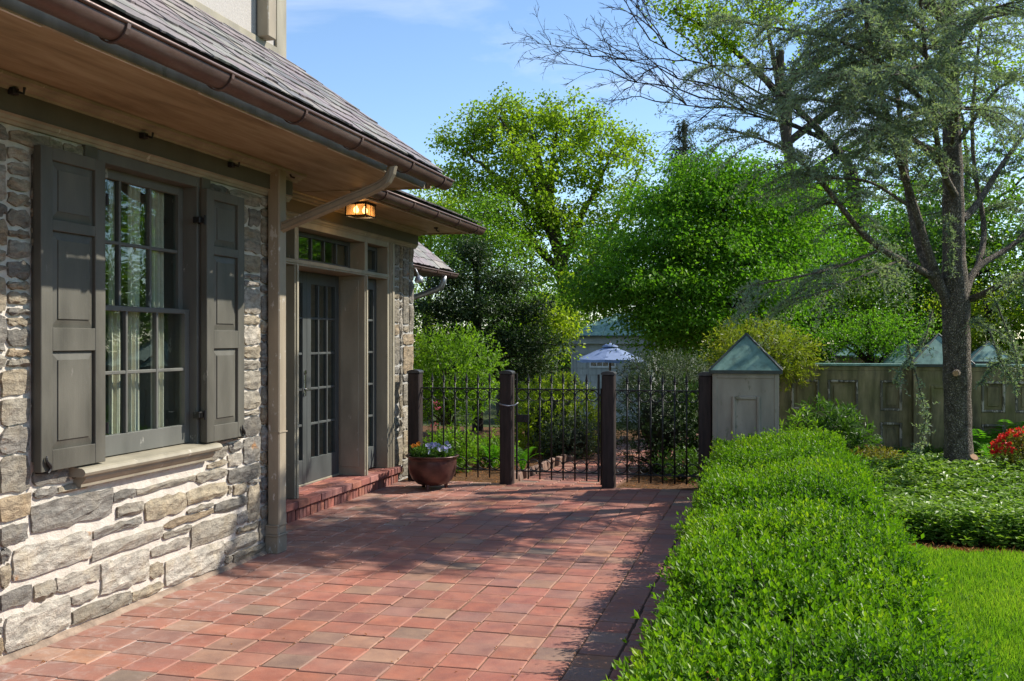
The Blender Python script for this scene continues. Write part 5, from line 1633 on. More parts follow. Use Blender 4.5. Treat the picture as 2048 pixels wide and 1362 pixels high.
# ---------------------------------------------------------------- clipped boxwood hedge beside the patio
def hedge():
    H = empty('boxwood_hedge', (0.0, 6.0, -0.02), 'long clipped boxwood hedge running along the brick patio edge', 'hedge')
    Y0, Y1 = 1.2, 9.95
    XL, XR = -0.365, 0.54
    def top(x, y):
        p = np.stack([x, y, np.zeros_like(x)], -1)
        z = 0.595 + 0.05 * wob(p, 1.9) + 0.045 * wob(p + 9, 5.0) + 0.02 * wob(p + 4, 13.0)
        z -= 0.10 * np.clip(np.abs(x - 0.03) / 0.5, 0, 1.2) ** 3
        z += 0.05 * np.clip((y - 7.5) / 2, 0, 1)
        end = np.clip((y - (Y1 - 0.35)) / 0.35, 0, 1); z -= 0.18 * end ** 2
        z -= 0.36 * np.exp(-((y - 7.1) / 0.26) ** 2) * np.clip(0.35 - x * 1.6, 0, 1)
        z -= 0.12 * np.exp(-((y - 4.6) / 0.2) ** 2) * np.clip(0.2 - x * 1.6, 0, 1)
        z += 0.05 * np.sin(y * 3.1 + 0.6) * np.clip(-x * 2.5, 0, 1)
        return z
    def bulge(y, z, s):
        p = np.stack([np.full_like(y, s * 3.0), y, z], -1)
        return 0.06 * wob(p, 2.4) + 0.035 * wob(p + 5, 6.0) + 0.05 * np.clip((y - 5) / 4, -0.3, 1) + 0.05 * np.sin(np.clip(z / 0.6, 0, 1) * math.pi)
    # solid core, its near-black colour stands in for the hedge's inner shade
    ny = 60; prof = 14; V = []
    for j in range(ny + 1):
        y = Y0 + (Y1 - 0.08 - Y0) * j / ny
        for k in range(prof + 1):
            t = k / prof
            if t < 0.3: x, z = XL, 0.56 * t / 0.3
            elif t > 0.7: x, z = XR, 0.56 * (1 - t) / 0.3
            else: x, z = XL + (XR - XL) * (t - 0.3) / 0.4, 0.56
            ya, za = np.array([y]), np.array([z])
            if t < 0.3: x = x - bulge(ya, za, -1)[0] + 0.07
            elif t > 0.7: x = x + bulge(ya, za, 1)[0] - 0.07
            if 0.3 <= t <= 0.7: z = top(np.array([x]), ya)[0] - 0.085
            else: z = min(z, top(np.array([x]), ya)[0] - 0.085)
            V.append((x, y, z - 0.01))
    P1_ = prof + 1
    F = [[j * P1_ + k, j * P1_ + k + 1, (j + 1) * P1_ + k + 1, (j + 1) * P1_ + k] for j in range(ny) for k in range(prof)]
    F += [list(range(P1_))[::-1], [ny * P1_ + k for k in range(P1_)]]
    mb = MB(); mb._add(V, F); mb.build('shade_core', MAT['boxinner'], H, smooth=True)
    # shoots: thinner and finer near the camera, coarser far away
    Lv = Leaves()
    def shoots(n, where):
        if where == 'top':
            x = rng.uniform(XL - 0.03, XR + 0.03, n); y = Y0 + (Y1 - Y0) * rng.random(n) ** 1.0; z = top(x, y)
            nrm = np.stack([0.5 * np.clip((x - 0.03) / 0.5, -1, 1) ** 3, np.zeros(n), np.ones(n)], -1)
            P = np.stack([x, y, z], -1)
        elif where == 'end':
            x = rng.uniform(XL, XR, n); z = rng.uniform(0.02, 0.55, n); y = np.full(n, Y1) + rng.normal(0, 0.02, n)
            nrm = np.tile([0, 1, 0.2], (n, 1)); P = np.stack([x, y, z], -1)
        else:
            s = -1 if where == 'left' else 1
            y = rng.uniform(Y0, Y1, n); z = rng.uniform(0.05, 0.56, n) ; x = (XL if s < 0 else XR) + s * bulge(y, z, s)
            nrm = np.tile([s * 1.0, 0, 0.45], (n, 1)); P = np.stack([x, y, z], -1)
        return P, nrm
    for where, n in (('top', 18500), ('left', 10500), ('right', 6500), ('end', 700)):
        P, nrm = shoots(n, where)
        near = np.clip((P[:, 1] - 2.0) / 7.0, 0, 1)
        keep = wob(P, 8.5) + 0.5 * wob(P + 3, 15.0) > -1.0
        P, nrm, near = P[keep], nrm[keep], near[keep]
        m = len(P)
        ax = unit(unit(nrm) * 0.7 + np.array([0, 0, 0.65]) + rng.normal(0, 0.42, (m, 3)))
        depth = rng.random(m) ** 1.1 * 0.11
        P = P - unit(nrm) * depth[:, None] + unit(nrm) * (rng.random(m) ** 5)[:, None] * (0.075 if where in ('left', 'right') else 0.05)
        Ls = rng.uniform(0.035, 0.08, m) * (1 + 1.3 * (rng.random(m) ** 8))
        lf = rng.uniform(0.020, 0.034, m) * (1 + 0.15 * near) * (1 + 0.22 * wob(P, 4.0))
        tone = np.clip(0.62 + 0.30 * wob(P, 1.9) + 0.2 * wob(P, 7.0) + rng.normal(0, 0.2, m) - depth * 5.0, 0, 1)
        a1 = unit(np.cross(ax, rand_dir(m))); a2 = np.cross(ax, a1)
        for k in range(8):
            t = (k // 2 + 0.6) / 4
            ang = (k % 2) * math.pi + (k // 2) * math.pi / 2 + 0.3
            side = a1 * math.cos(ang) + a2 * math.sin(ang)
            pos = P + ax * (Ls * t)[:, None]
            D = unit(side * (1.0 - 0.45 * t) + ax * (0.45 + 0.75 * t))
            N = unit(ax * 1.0 - side * 0.3 + rng.normal(0, 0.2, (m, 3)))
            sz = lf * rng.uniform(0.8, 1.15, m) * (1.05 - 0.2 * t)
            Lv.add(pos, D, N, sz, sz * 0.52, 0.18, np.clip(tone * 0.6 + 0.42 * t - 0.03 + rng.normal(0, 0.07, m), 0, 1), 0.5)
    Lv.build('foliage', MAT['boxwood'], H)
    # bare twig ends and browned leaves
    W = Wood(); n = 420
    P, nrm = shoots(n, 'top'); P2_, n2 = shoots(160, 'left'); P = np.vstack([P, P2_]); nrm = np.vstack([nrm, n2])
    for p, q in zip(P, unit(nrm)):
        e = p + (q * 0.6 + np.array([0, 0, 0.5]) + rng.normal(0, 0.5, 3)) * 0.05
        W.tube(curve(p - q * 0.1, e, 4, 0, 0.1), np.linspace(0.0025, 0.0012, 4), 3)
    W.build('twigs', MAT['bark'], H)['kind'] = 'stuff'
    Ld = Leaves(); n = 420; P, nrm = shoots(n, 'top'); hot = wob(P, 3.1) > 0.35
    P = P[hot]; m = len(P)
    Ld.add(P + rng.normal(0, 0.012, (m, 3)), rand_dir(m), rand_dir(m) + np.array([0, 0, 1.0]), rng.uniform(0.018, 0.03, m), 0.012, 0.2)
    Ld.build('browned_leaves', MAT['dry'], H)
hedge()

# ---------------------------------------------------------------- lawn grass and ground cover
def grass():
    n = 150000
    d = 2.6 + 6.0 * rng.random(n) ** 0.9
    x = rng.uniform(0.45, 3.3, n); y = 2.4 + (8.05 - 2.4) * rng.random(n) ** 0.85
    edge = 0.66 + 0.03 * np.sin(y * 5)
    far = 7.97 + 0.06 * np.sin(x * 2.3 + 1.0) + 0.05 * np.sin(x * 9)
    k = (x > edge) & (y < far) & (x < 0.26 * y + 0.9)
    x, y = x[k], y[k]; n = len(x)
    P = np.stack([x, y, np.full(n, -0.006)], -1)
    tone = np.clip(0.45 + 0.3 * wob(P, 1.6) + 0.16 * wob(P, 6.5) + rng.normal(0, 0.2, n), 0, 1)
    D = unit(np.stack([rng.normal(0, 0.42, n), rng.normal(0, 0.42, n), np.ones(n)], -1))
    Lv = Leaves(); h = rng.uniform(0.028, 0.06, n) * (1 + 0.2 * wob(P, 1.7))
    Lv.add(P, D, rand_dir(n), h, 0.0042 * (1 + 0.10 * y), 0.1, tone, 0.35)
    o = Lv.build('lawn_grass', MAT['grass']); tag(o, 'short bright green lawn grass beside the boxwood hedge', 'grass', kind='stuff')
grass()
def ground_cover():
    n = 9000
    x = rng.uniform(0.5, 4.6, n); y = rng.uniform(8.15, 13.1, n)
    far = 8.22 + 0.08 * np.sin(x * 2.3 + 1.0) + 0.06 * np.sin(x * 7)
    k = (y > far) & (x < 0.26 * y + 1.3) & ((x - 1.79) ** 2 + (y - 11.1) ** 2 > 0.03) & (rng.random(n) < np.where(y > 11.6, 0.6, 1))
    x, y = x[k], y[k]; n = len(x)
    p = np.stack([x, y, np.zeros(n)], -1)
    h = (0.20 + 0.05 * wob(p, 1.8) + rng.normal(0, 0.03, n)) * np.clip((y - (8.2 + 0.1 * np.sin(x * 2.3))) / 0.25 + 0.25, 0.25, 1)
    Lv = Leaves(); W = Wood()
    tone = np.clip(0.45 + 0.25 * wob(p, 1.3) + rng.normal(0, 0.18, n), 0, 1)
    for layer, zz in ((0, 1.0), (1, 0.66), (2, 0.4)):
        for k in range(6):
            a = k * math.pi / 3 + rng.uniform(0, 1, n) + layer
            D = unit(np.stack([np.cos(a), np.sin(a), rng.uniform(-0.1, 0.55, n) - 0.15 * layer], -1))
            pos = np.stack([x, y, h * zz], -1) + rng.normal(0, 0.012, (n, 3))
            sz = rng.uniform(0.045, 0.075, n)
            Lv.add(pos, D, unit(np.array([0, 0, 1.0]) + rng.normal(0, 0.25, (n, 3))), sz, sz * 0.48, 0.2, np.clip(tone - 0.15 * layer, 0, 1), 0.62)
    o = Lv.build('ground_cover', MAT['pachy']); tag(o, 'low glossy green ground cover around the cedar trunk', 'ground cover', kind='stuff')
ground_cover()
def litter():
    n = 5200
    x = rng.uniform(0.6, 3.4, n); y = 8.06 + 0.06 * np.sin(x * 2.3 + 1) + rng.normal(0, 0.07, n)
    x2 = rng.uniform(-8, -0.1, 9000); y2 = rng.uniform(10.6, 15.5, 9000)
    px_ = path_x(y2); k = (x2 < px_ - 0.1) | (x2 > px_ + 1.15)
    x = np.concatenate([x, x2[k]]); y = np.concatenate([y, y2[k]]); n = len(x)
    P = np.stack([x, y, np.full(n, -0.012) + rng.uniform(0, 0.02, n)], -1)
    D = unit(np.stack([rng.normal(0, 1, n), rng.normal(0, 1, n), rng.normal(0, 0.25, n)], -1))
    Lv = Leaves(); L = rng.uniform(0.02, 0.06, n)
    Lv.add(P, D, np.tile([0, 0, 1.0], (n, 1)), L, 0.012, 0.3)
    o = Lv.build('mulch_chips', MAT['dry']); tag(o, 'brown bark mulch chips strewn over the garden beds', 'mulch', kind='stuff')
litter()
def crumbs():
    n = 900
    x = rng.uniform(-3.5, -0.6, n); y = rng.uniform(3.6, 10.4, n)
    j = rng.random(n) < 0.75                               # most lie along the joints
    x = np.where(j, -0.943 - 0.2005 * np.round((-0.943 - x) / 0.2005) + rng.normal(0, 0.006, n), x)
    P = np.stack([x, y, np.full(n, 0.0015)], -1)
    D = unit(np.stack([rng.normal(0, 0.5, n), rng.normal(0, 1, n), rng.normal(0, 0.12, n) + 0.1], -1))
    Lv = Leaves(); L = rng.uniform(0.006, 0.022, n)
    Lv.add(P, D, np.tile([0, 0, 1.0], (n, 1)), L, L * 0.45, 0.3)
    o = Lv.build('patio_crumbs', MAT['dry']); tag(o, 'tiny dry plant crumbs caught in the patio joints', 'litter', kind='stuff')
crumbs()
# ---------------------------------------------------------------- trees, from near to far
def AD(px, py, d): return at_d(px, py, d)

# blue atlas cedar whose trunk stands in the ground cover
def cedar():
    d0 = 10.35
    B = AD(1920, 948, d0); B[2] = -0.03
    T = empty('blue_cedar', B, 'blue-grey atlas cedar with fissured trunk and drooping needle sprays', 'tree')
    W = Wood()
    trunk = [B, AD(1917, 900, d0), AD(1915, 800, d0), AD(1913, 700, d0), AD(1912, 610, d0), AD(1908, 520, d0), AD(1907, 430, d0), AD(1905, 330, d0), AD(1903, 220, d0), AD(1900, 90, d0), AD(1897, -60, d0), AD(1895, -250, d0), AD(1893, -480, d0)]
    tr = 0.88 * np.array([0.175, 0.155, 0.148, 0.148, 0.155, 0.125, 0.12, 0.108, 0.095, 0.08, 0.065, 0.05, 0.03])
    # finer trunk with slight irregularity
    tt = np.linspace(0, len(trunk) - 1, 60); tp = np.stack([np.interp(tt, range(len(trunk)), np.array(trunk)[:, k]) for k in range(3)], -1)
    rr = np.interp(tt, range(len(trunk)), tr) * (1 + 0.03 * np.sin(np.arange(60) * 1.7) + 0.02 * np.sin(np.arange(60) * 0.6))
    W.tube(tp, rr, 14)
    limbs = []
    def limb(pts, r0, r1, dense=1.0, hang=1.0, start=0.3):
        """pts: (px, py, depth)"""
        P = np.array([AD(*p) for p in pts]); n = 16
        t = np.linspace(0, len(P) - 1, n)
        C = np.stack([np.interp(t, range(len(P)), P[:, k]) for k in range(3)], -1)
        # soften corners
        for _ in range(2): C[1:-1] = 0.5 * C[1:-1] + 0.25 * (C[:-2] + C[2:])
        W.tube(C, np.linspace(r0 * 0.8, r1 * 0.8, n), 8); limbs.append((C, r0, dense, hang, start))
    limb([(1895, 610, 10.3), (1860, 520, 10.2), (1832, 420, 10.1), (1800, 330, 10.0), (1770, 220, 9.9), (1745, 110, 9.8), (1725, 0, 9.7), (1712, -90, 9.6)], 0.06, 0.018, 1.0)
    limb([(1898, 600, 10.35), (1850, 540, 10.6), (1828, 460, 10.8), (1812, 370, 11.0), (1808, 290, 11.2), (1795, 180, 11.4), (1770, 60, 11.5), (1750, -60, 11.6)], 0.065, 0.02, 1.0)
    limb([(1880, 560, 10.35), (1830, 535, 10.0), (1775, 508, 9.8), (1720, 470, 9.6), (1690, 420, 9.5), (1640, 360, 9.4), (1600, 318, 9.3), (1540, 280, 9.2), (1470, 262, 9.1)], 0.05, 0.012, 1.0)
    limb([(1765, 498, 9.8), (1700, 525, 9.5), (1640, 545, 9.3), (1560, 560, 9.1), (1500, 572, 9.0)], 0.022, 0.006, 0.65, 1.1, 0.1)
    limb([(1830, 420, 10.1), (1740, 360, 9.8), (1650, 355, 9.6), (1580, 352, 9.4)], 0.022, 0.007, 0.8, 1.0, 0.15)
    limb([(1800, 520, 9.9), (1730, 550, 9.5), (1680, 570, 9.4), (1640, 590, 9.3)], 0.016, 0.005, 0.9, 1.0, 0.15)
    limb([(1935, 600, 10.35), (1975, 585, 10.1), (2015, 560, 9.9), (2070, 540, 9.7), (2160, 500, 9.5)], 0.045, 0.018, 0.9, 1.0)
    limb([(1930, 590, 10.3), (1945, 540, 10.5), (1985, 515, 10.6), (2030, 490, 10.7), (2100, 420, 10.8), (2170, 340, 10.9)], 0.05, 0.02, 0.9)
    limb([(1925, 440, 10.4), (1955, 410, 10.6), (1990, 350, 10.8), (2025, 300, 11.0), (2080, 230, 11.2), (2150, 160, 11.3)], 0.05, 0.018, 1.0)
    limb([(1950, 550, 10.5), (1972, 480, 10.9), (1965, 420, 11.0), (1950, 360, 11.1), (1942, 260, 11.1), (1950, 140, 11.0), (1970, 0, 10.9)], 0.042, 0.016, 1.0)
    limb([(1910, 390, 10.2), (1885, 345, 9.9), (1872, 270, 9.7), (1860, 170, 9.5), (1845, 60, 9.3), (1835, -60, 9.1)], 0.045, 0.015, 1.2)
    for (px, py, ex, ey, ed, dn) in ((1905, 330, 1560, 190, 9.0, 1.25), (1903, 260, 1620, 60, 9.2, 1.25), (1905, 300, 2080, 140, 9.6, 1.0), (1900, 160, 1590, -60, 9.3, 1.1), (1900, 100, 1680, 20, 8.7, 1.1), (1902, 200, 1790, 150, 8.3, 1.2), (1900, 120, 2010, 10, 8.4, 1.1),
                                 (1899, 60, 1760, -80, 8.6, 1.0), (1903, 290, 1930, 220, 8.4, 1.0), (1899, 20, 1480, -60, 9.6, 1.0), (1905, 350, 1700, 260, 8.6, 1.25), (1899, 20, 2150, -80, 10.4, 0.9), (1903, 250, 1420, 130, 10.0, 1.1), (1901, 200, 1450, 40, 10.6, 1.05), (1902, 240, 1660, 150, 8.6, 1.1)):
        mx, my = (px + ex) / 2, (py + ey) / 2 - 45
        limb([(px, py, 10.35), (mx, my, (10.35 + ed) / 2), (ex, ey, ed)], 0.036, 0.006, dn, 1.1, 0.2)
    # higher crown, above the picture but over the garden
    for k in range(12):
        a = rng.uniform(0, 6.28); L = rng.uniform(0.7, 1.5); h = rng.uniform(0.35, 0.95)
        s = tp[int(36 + 22 * h)]
        e = s + np.array([math.cos(a) * L, math.sin(a) * L, rng.uniform(0.0, 0.6)])
        C = curve(s, e, 12, 0.08, 0.05); W.tube(C, np.linspace(0.03, 0.006, 12), 5); limbs.append((C, 0.03, 0.55, 1.0, 0.2))
    # sprays: flat drooping fans of twigs set with needle rosettes
    tufts = []; tdir = []
    for C, r0, dense, hang, start in limbs:
        L = np.sum(np.linalg.norm(np.diff(C, axis=0), axis=1))
        m = int(L * 9.5 * dense)
        for q in range(m):
            t = start + (1 - start) * rng.random() ** 0.8
            f = t * (len(C) - 1); i = min(int(f), len(C) - 2); p = C[i] + (C[i + 1] - C[i]) * (f - i)
            tan = unit(C[min(i + 1, len(C) - 1)] - C[i])
            side = unit(np.cross(tan, [0, 0, 1.0])) * (1 if q % 2 else -1)
            l = rng.uniform(0.28, 0.80) * (1.15 - 0.55 * t) + 0.12
            dirn = unit(tan * rng.uniform(0.25, 0.8) + side * rng.uniform(0.4, 1.0) + np.array([0, 0, rng.uniform(-0.15, 0.35)]))
            k = 8; tt_ = np.linspace(0, 1, k)[:, None]
            cv = p + dirn * l * tt_ + np.array([0, 0, -1.0]) * (tt_ ** 2.0) * l * rng.uniform(0.15, 0.75) * hang + rng.normal(0, 0.008, (k, 3)) * tt_
            W.tube(cv[[0, 2, 4, 7]], [0.006, 0.005, 0.004, 0.002], 3)
            lat = unit(np.cross(dirn, [0, 0, 1.0]) + rng.normal(0, 0.25, 3))
            segs = [cv]
            ns = int(l / 0.042)
            for w in range(ns):
                tj = 0.12 + 0.88 * (w + 0.5) / ns
                fj = tj * (k - 1); j = min(int(fj), k - 2); pj = cv[j] + (cv[j + 1] - cv[j]) * (fj - j)
                loc = unit(cv[j + 1] - cv[j])
                ll = (0.30 * l * (1 - 0.75 * tj) + 0.035) * rng.uniform(0.6, 1.2)
                d2 = unit(loc * 0.75 + lat * (0.85 if w % 2 else -0.85) + rng.normal(0, 0.18, 3))
                c2 = pj + d2 * ll * np.linspace(0, 1, 4)[:, None]; c2[:, 2] -= np.linspace(0, 1, 4) ** 2 * ll * 0.3 * hang
                if ll > 0.09: W.tube(c2[[0, 3]], [0.0028, 0.0014], 3)
                segs.append(c2)
            for s in segs:
                sl = np.sum(np.linalg.norm(np.diff(s, axis=0), axis=1)); k2 = max(2, int(sl / 0.036))
                tq = np.linspace(0.2, 1, k2) * (len(s) - 1); ii = np.minimum(tq.astype(int), len(s) - 2)
                tufts.append(s[ii] + (s[ii + 1] - s[ii]) * (tq - ii)[:, None]); tdir.append(np.tile(unit(s[-1] - s[0]), (k2, 1)))
    # weeping strand hanging beside the trunk
    for pts in ([(1815, 690, 10.0), (1835, 760, 9.9), (1852, 830, 9.9), (1845, 880, 9.95), (1835, 905, 10.0)], [(1975, 650, 9.9), (2000, 720, 9.7), (2040, 790, 9.6)], [(1865, 620, 10.0), (1850, 680, 9.9), (1800, 740, 9.8), (1790, 765, 9.8)], [(1990, 600, 9.7), (2030, 700, 9.6), (2040, 760, 9.6)], [(1895, 430, 10.1), (1905, 500, 10.1), (1903, 550, 10.1)],
                [(1945, 640, 10.2), (1990, 660, 10.0), (2048, 700, 9.8)], [(1960, 770, 9.9), (1985, 730, 9.9), (2030, 715, 9.9)]):
        s = np.array([AD(*p) for p in pts]); W.tube(s, np.linspace(0.009, 0.004, len(s)), 5)
        for _ in range(34):
            f = rng.random() * (len(s) - 1); i = min(int(f), len(s) - 2); p = s[i] + (s[i + 1] - s[i]) * (f - i)
            e = p + rng.normal(0, 0.045, 3) + np.array([0, 0, -0.05]); c2 = curve(p, e, 4, 0.1, 0.06); W.tube(c2, [0.003, 0.0025, 0.002, 0.0015], 3)
            tufts.append(c2); tdir.append(np.tile(unit(e - p), (4, 1)))
        tt_ = np.linspace(0, 1, 40) * (len(s) - 1); ii = np.minimum(tt_.astype(int), len(s) - 2); tufts.append(s[ii] + (s[ii + 1] - s[ii]) * (tt_ - ii)[:, None]); tdir.append(np.tile([0, 0, -1.0], (40, 1)))
    P = np.concatenate(tufts); Dr = np.concatenate(tdir)
    n = len(P); Lv = Leaves()
    tone = np.clip(0.45 + 0.2 * wob(P, 1.4) + rng.normal(0, 0.15, n), 0, 1)
    for k in range(4):
        D = unit(rand_dir(n) + np.array([0, 0, 0.45]) + Dr * 0.35)
        sz = rng.uniform(0.026, 0.050, n)
        Lv.add(P, D, rand_dir(n), sz, 0.0098, 0.1, np.clip(tone + rng.normal(0, 0.08, n), 0, 1), 0.5)
    W.build('trunk', MAT['cedar_bark'], T)
    Lv.build('crown', MAT['cedar'], T)
    print('CEDAR', n)
    # pruned stubs
    for (a, b, r) in ((AD(1913, 746, 10.22), AD(1911, 747, 10.12), 0.032), (AD(1938, 928, 10.3), AD(1948, 914, 10.22), 0.045)):
        m = MB(); m.tube([a, b], [r * 1.25, r], 12); s = m.build('pruned_stub', MAT['cedar_bark'], T, smooth=False)
        dv = (b - a) / np.linalg.norm(b - a); m = MB(); m.tube([b - dv * 0.002, b + dv * 0.004], [r * 0.9, r * 0.85], 12); m.build('cut_face', MAT['cutwood'], s)
cedar()

# green maple spreading over the path, layered sprays
b = AD(1545, 780, 15.6); b[2] = -0.05
blobs = []
for px, py, d, rx, rz, n in ((1420, 345, 16.2, 0.85, 0.28, 30), (1490, 362, 16.5, 0.95, 0.3, 34), (1345, 400, 16.3, 0.7, 0.24, 22), (1570, 410, 16.8, 0.9, 0.35, 30), (1370, 410, 16.0, 1.0, 0.34, 40), (1470, 420, 16.3, 1.0, 0.4, 44), (1300, 480, 15.9, 1.0, 0.30, 38), (1420, 500, 15.6, 1.2, 0.36, 50), (1540, 480, 16.4, 0.9, 0.4, 36),
                          (1230, 560, 15.7, 0.85, 0.26, 34), (1340, 570, 15.4, 1.1, 0.32, 46), (1470, 575, 15.6, 1.1, 0.36, 42), (1195, 600, 15.5, 0.4, 0.10, 10), (1335, 640, 15.2, 0.75, 0.24, 32), (1420, 655, 15.3, 0.9, 0.3, 36), (1345, 690, 15.1, 0.4, 0.16, 12), (1530, 640, 15.8, 0.7, 0.35, 26), (1330, 520, 16.4, 1.2, 0.8, 30), (1450, 560, 16.6, 1.2, 0.9, 36)):
    blobs.append((AD(px, py, d), (rx, rx, rz), int(n * 1.2)))
broad_tree('green_maple', 'fresh green layered maple overhanging the shed and garden path', 'tree', b, AD(1500, 470, 15.9), 0.12, blobs, 0.06, 110, 'jmaple', 'dark_bark', 0.23, 0.36, 11, up_bias=0.75, aspect=0.62, hang=0.35, twig_r=0.006,
           trunk_pts=[b, AD(1548, 720, 15.6), AD(1530, 660, 15.6), AD(1500, 625, 15.6), AD(1475, 590, 15.7), AD(1465, 540, 15.8), AD(1455, 470, 15.9), AD(1445, 420, 16.0)])

# tall spring maple beyond the garden
b = AD(1132, 700, 40); b[2] = -0.85
blobs = []
for px, py, d, rx, rz, n in ((1010, 250, 40, 1.7, 1.2, 60), (1130, 250, 41, 1.8, 1.25, 62), (935, 300, 40, 1.2, 1.2, 36), (1060, 340, 39, 2.0, 1.4, 66), (1190, 320, 40, 1.6, 1.4, 46), (1255, 300, 41, 0.9, 1.4, 20), (1250, 400, 40, 1.0, 1.0, 20), (960, 400, 39.5, 1.7, 1.3, 50), (1080, 440, 39, 1.7, 1.2, 46), (1170, 440, 40, 1.5, 1.2, 40), (1110, 550, 39, 1.6, 1.1, 36), (1180, 600, 39, 1.2, 1.0, 24), (1070, 640, 38.5, 1.3, 0.9, 24), (1010, 490, 39, 1.3, 1.0, 26)):
    blobs.append((AD(px, py, d), (rx, rx, rz), n))
blobs = [(c, r, int(n * 1.1)) for c, r, n in blobs]
MAPLE_LIMBS = [[AD(*p) for p in q] for q in (
    [(1118, 510, 40), (1085, 430, 39.6), (1060, 350, 39.4), (1030, 290, 39.2), (1000, 235, 39)], [(1112, 480, 40), (1100, 400, 40.2), (1105, 310, 40.4), (1120, 240, 40.6)], [(1124, 530, 40), (1160, 440, 40.3), (1195, 370, 40.5), (1225, 300, 40.8)],
    [(1108, 470, 40), (1040, 400, 39.6), (975, 340, 39.4), (925, 300, 39.2)], [(1128, 580, 40), (1200, 500, 40.4), (1245, 420, 40.8), (1285, 330, 41)], [(1124, 540, 40), (1050, 480, 39.4), (985, 440, 39), (930, 420, 38.6)], [(1128, 600, 40), (1180, 560, 39.5), (1215, 540, 39.2)], [(1128, 600, 40), (1075, 590, 39.4), (1040, 600, 39)])]
broad_tree('spring_maple', 'tall yellow-green spring maple with open crown against the blue sky', 'tree', b, AD(1090, 330, 40), 0.34, blobs, 0.135, 58, 'maple', 'bark', 0.28, 0.6, 16, aspect=0.8, twig_r=0.022, limb_paths=MAPLE_LIMBS,
           trunk_pts=[b, AD(1130, 640, 40), AD(1128, 570, 40), AD(1118, 500, 40), AD(1105, 440, 40), AD(1090, 380, 40), AD(1075, 320, 40), AD(1065, 270, 40)])

# dark hinoki by the house wing
b = AD(955, 780, 17.5); b[2] = -0.05
blobs = []
for px, py, d, rx, rz, n in ((950, 505, 17.6, 0.36, 0.22, 22), (900, 560, 17.4, 0.42, 0.2, 26), (1000, 560, 17.5, 0.5, 0.2, 30), (870, 620, 17.2, 0.42, 0.18, 26), (950, 610, 17.2, 0.6, 0.25, 34), (1040, 620, 17.3, 0.5, 0.2, 28), (890, 680, 17.1, 0.5, 0.2, 28), (980, 680, 17.0, 0.6, 0.24, 34), (1065, 690, 17.2, 0.55, 0.24, 30), (930, 740, 17.0, 0.55, 0.25, 26), (1030, 750, 17.1, 0.55, 0.3, 28), (1075, 735, 17.6, 0.3, 0.3, 12)):
    blobs.append((AD(px, py, d), (rx, rx * 0.9, rz), n))
broad_tree('dark_hinoki', 'dark evergreen hinoki cypress beside the house wing gutter', 'tree', b, AD(955, 510, 17.6), 0.10, blobs, 0.06, 95, 'dusk', 'dark_bark', 0.13, 0.55, 9, aspect=0.5, twig_r=0.007)

# lime tree tips hanging beside the shed eave
b = AD(1075, 800, 21); b[2] = -0.35
broad_tree('lime_sapling', 'lime-yellow young tree at the shed corner beside the dark hinoki', 'tree', b, AD(1085, 660, 21), 0.05,
           [(AD(1095, 625, 21), (0.5, 0.5, 0.2), 22), (AD(1060, 650, 21.2), (0.3, 0.3, 0.25), 10), (AD(1125, 655, 21), (0.3, 0.3, 0.2), 14), (AD(1105, 690, 21), (0.25, 0.25, 0.2), 9)], 0.075, 46, 'lime', 'bark', 0.16, 0.6, 5, twig_r=0.006)

# spruce tip far away
b = AD(1368, 700, 52); b[2] = -0.85
blobs = [(AD(1368 + dx, 252 + k * 22, 52), (0.25 + k * 0.16, 0.25 + k * 0.16, 0.22), 8 + 4 * k) for k in range(8) for dx in (0,)]
broad_tree('distant_spruce', 'dark narrow spruce top rising behind the green maple', 'tree', b, AD(1368, 246, 52), 0.22, blobs, 0.2, 34, 'spruce', 'bark', 0.24, 0.7, 4, aspect=0.3, twig_r=0.02, hang=0.4)

# leafless tree, fine branches against the sky
def bare_tree():
    d = 24.0
    b = AD(1760, 760, d); b[2] = -0.7
    T = empty('bare_tree', b, 'leafless tree with fine dark twigs spread against the blue sky', 'tree')
    W = Wood()
    fork = AD(1700, 330, d); mid = AD(1740, 560, d)
    W.tube(curve(b, fork, 10, 0, 0.03), np.linspace(0.26, 0.15, 10), 8)
    def branch(p, e, r, lvl):
        c = curve(p, e, 9, 0.05, 0.12); W.tube(c, np.linspace(r, r * 0.35, 9), 5 if lvl < 2 else 3)
        if lvl >= 4: return
        L = np.linalg.norm(np.asarray(e) - p)
        for k in range({0: 8, 1: 6, 2: 4, 3: 2}[lvl]):
            j = rng.integers(2, 9); dirn = unit(c[min(j + 1, 8)] - c[max(j - 1, 0)])
            v = unit(dirn + rng.normal(0, 0.42, 3) + np.array([0, 0, 0.12])) * L * rng.uniform(0.28, 0.5)
            branch(c[j], c[j] + v, max(0.006, r * 0.5), lvl + 1)
    for ex, ey, dd in ((1260, 80, 23.4), (1215, 120, 23.6), (1235, 165, 23.8), (1300, 205, 23.8)):
        s = fork + (AD(1560, 190, d) - fork) * rng.uniform(0.2, 1.0)
        branch(s, AD(ex + 40, ey, dd), 0.034, 0)
    W.tube(curve(fork, AD(1540, 170, d), 8, 0.03, 0.03), np.linspace(0.1, 0.05, 8), 6)
    W.build('trunk', MAT['dark_bark'], T)
bare_tree()

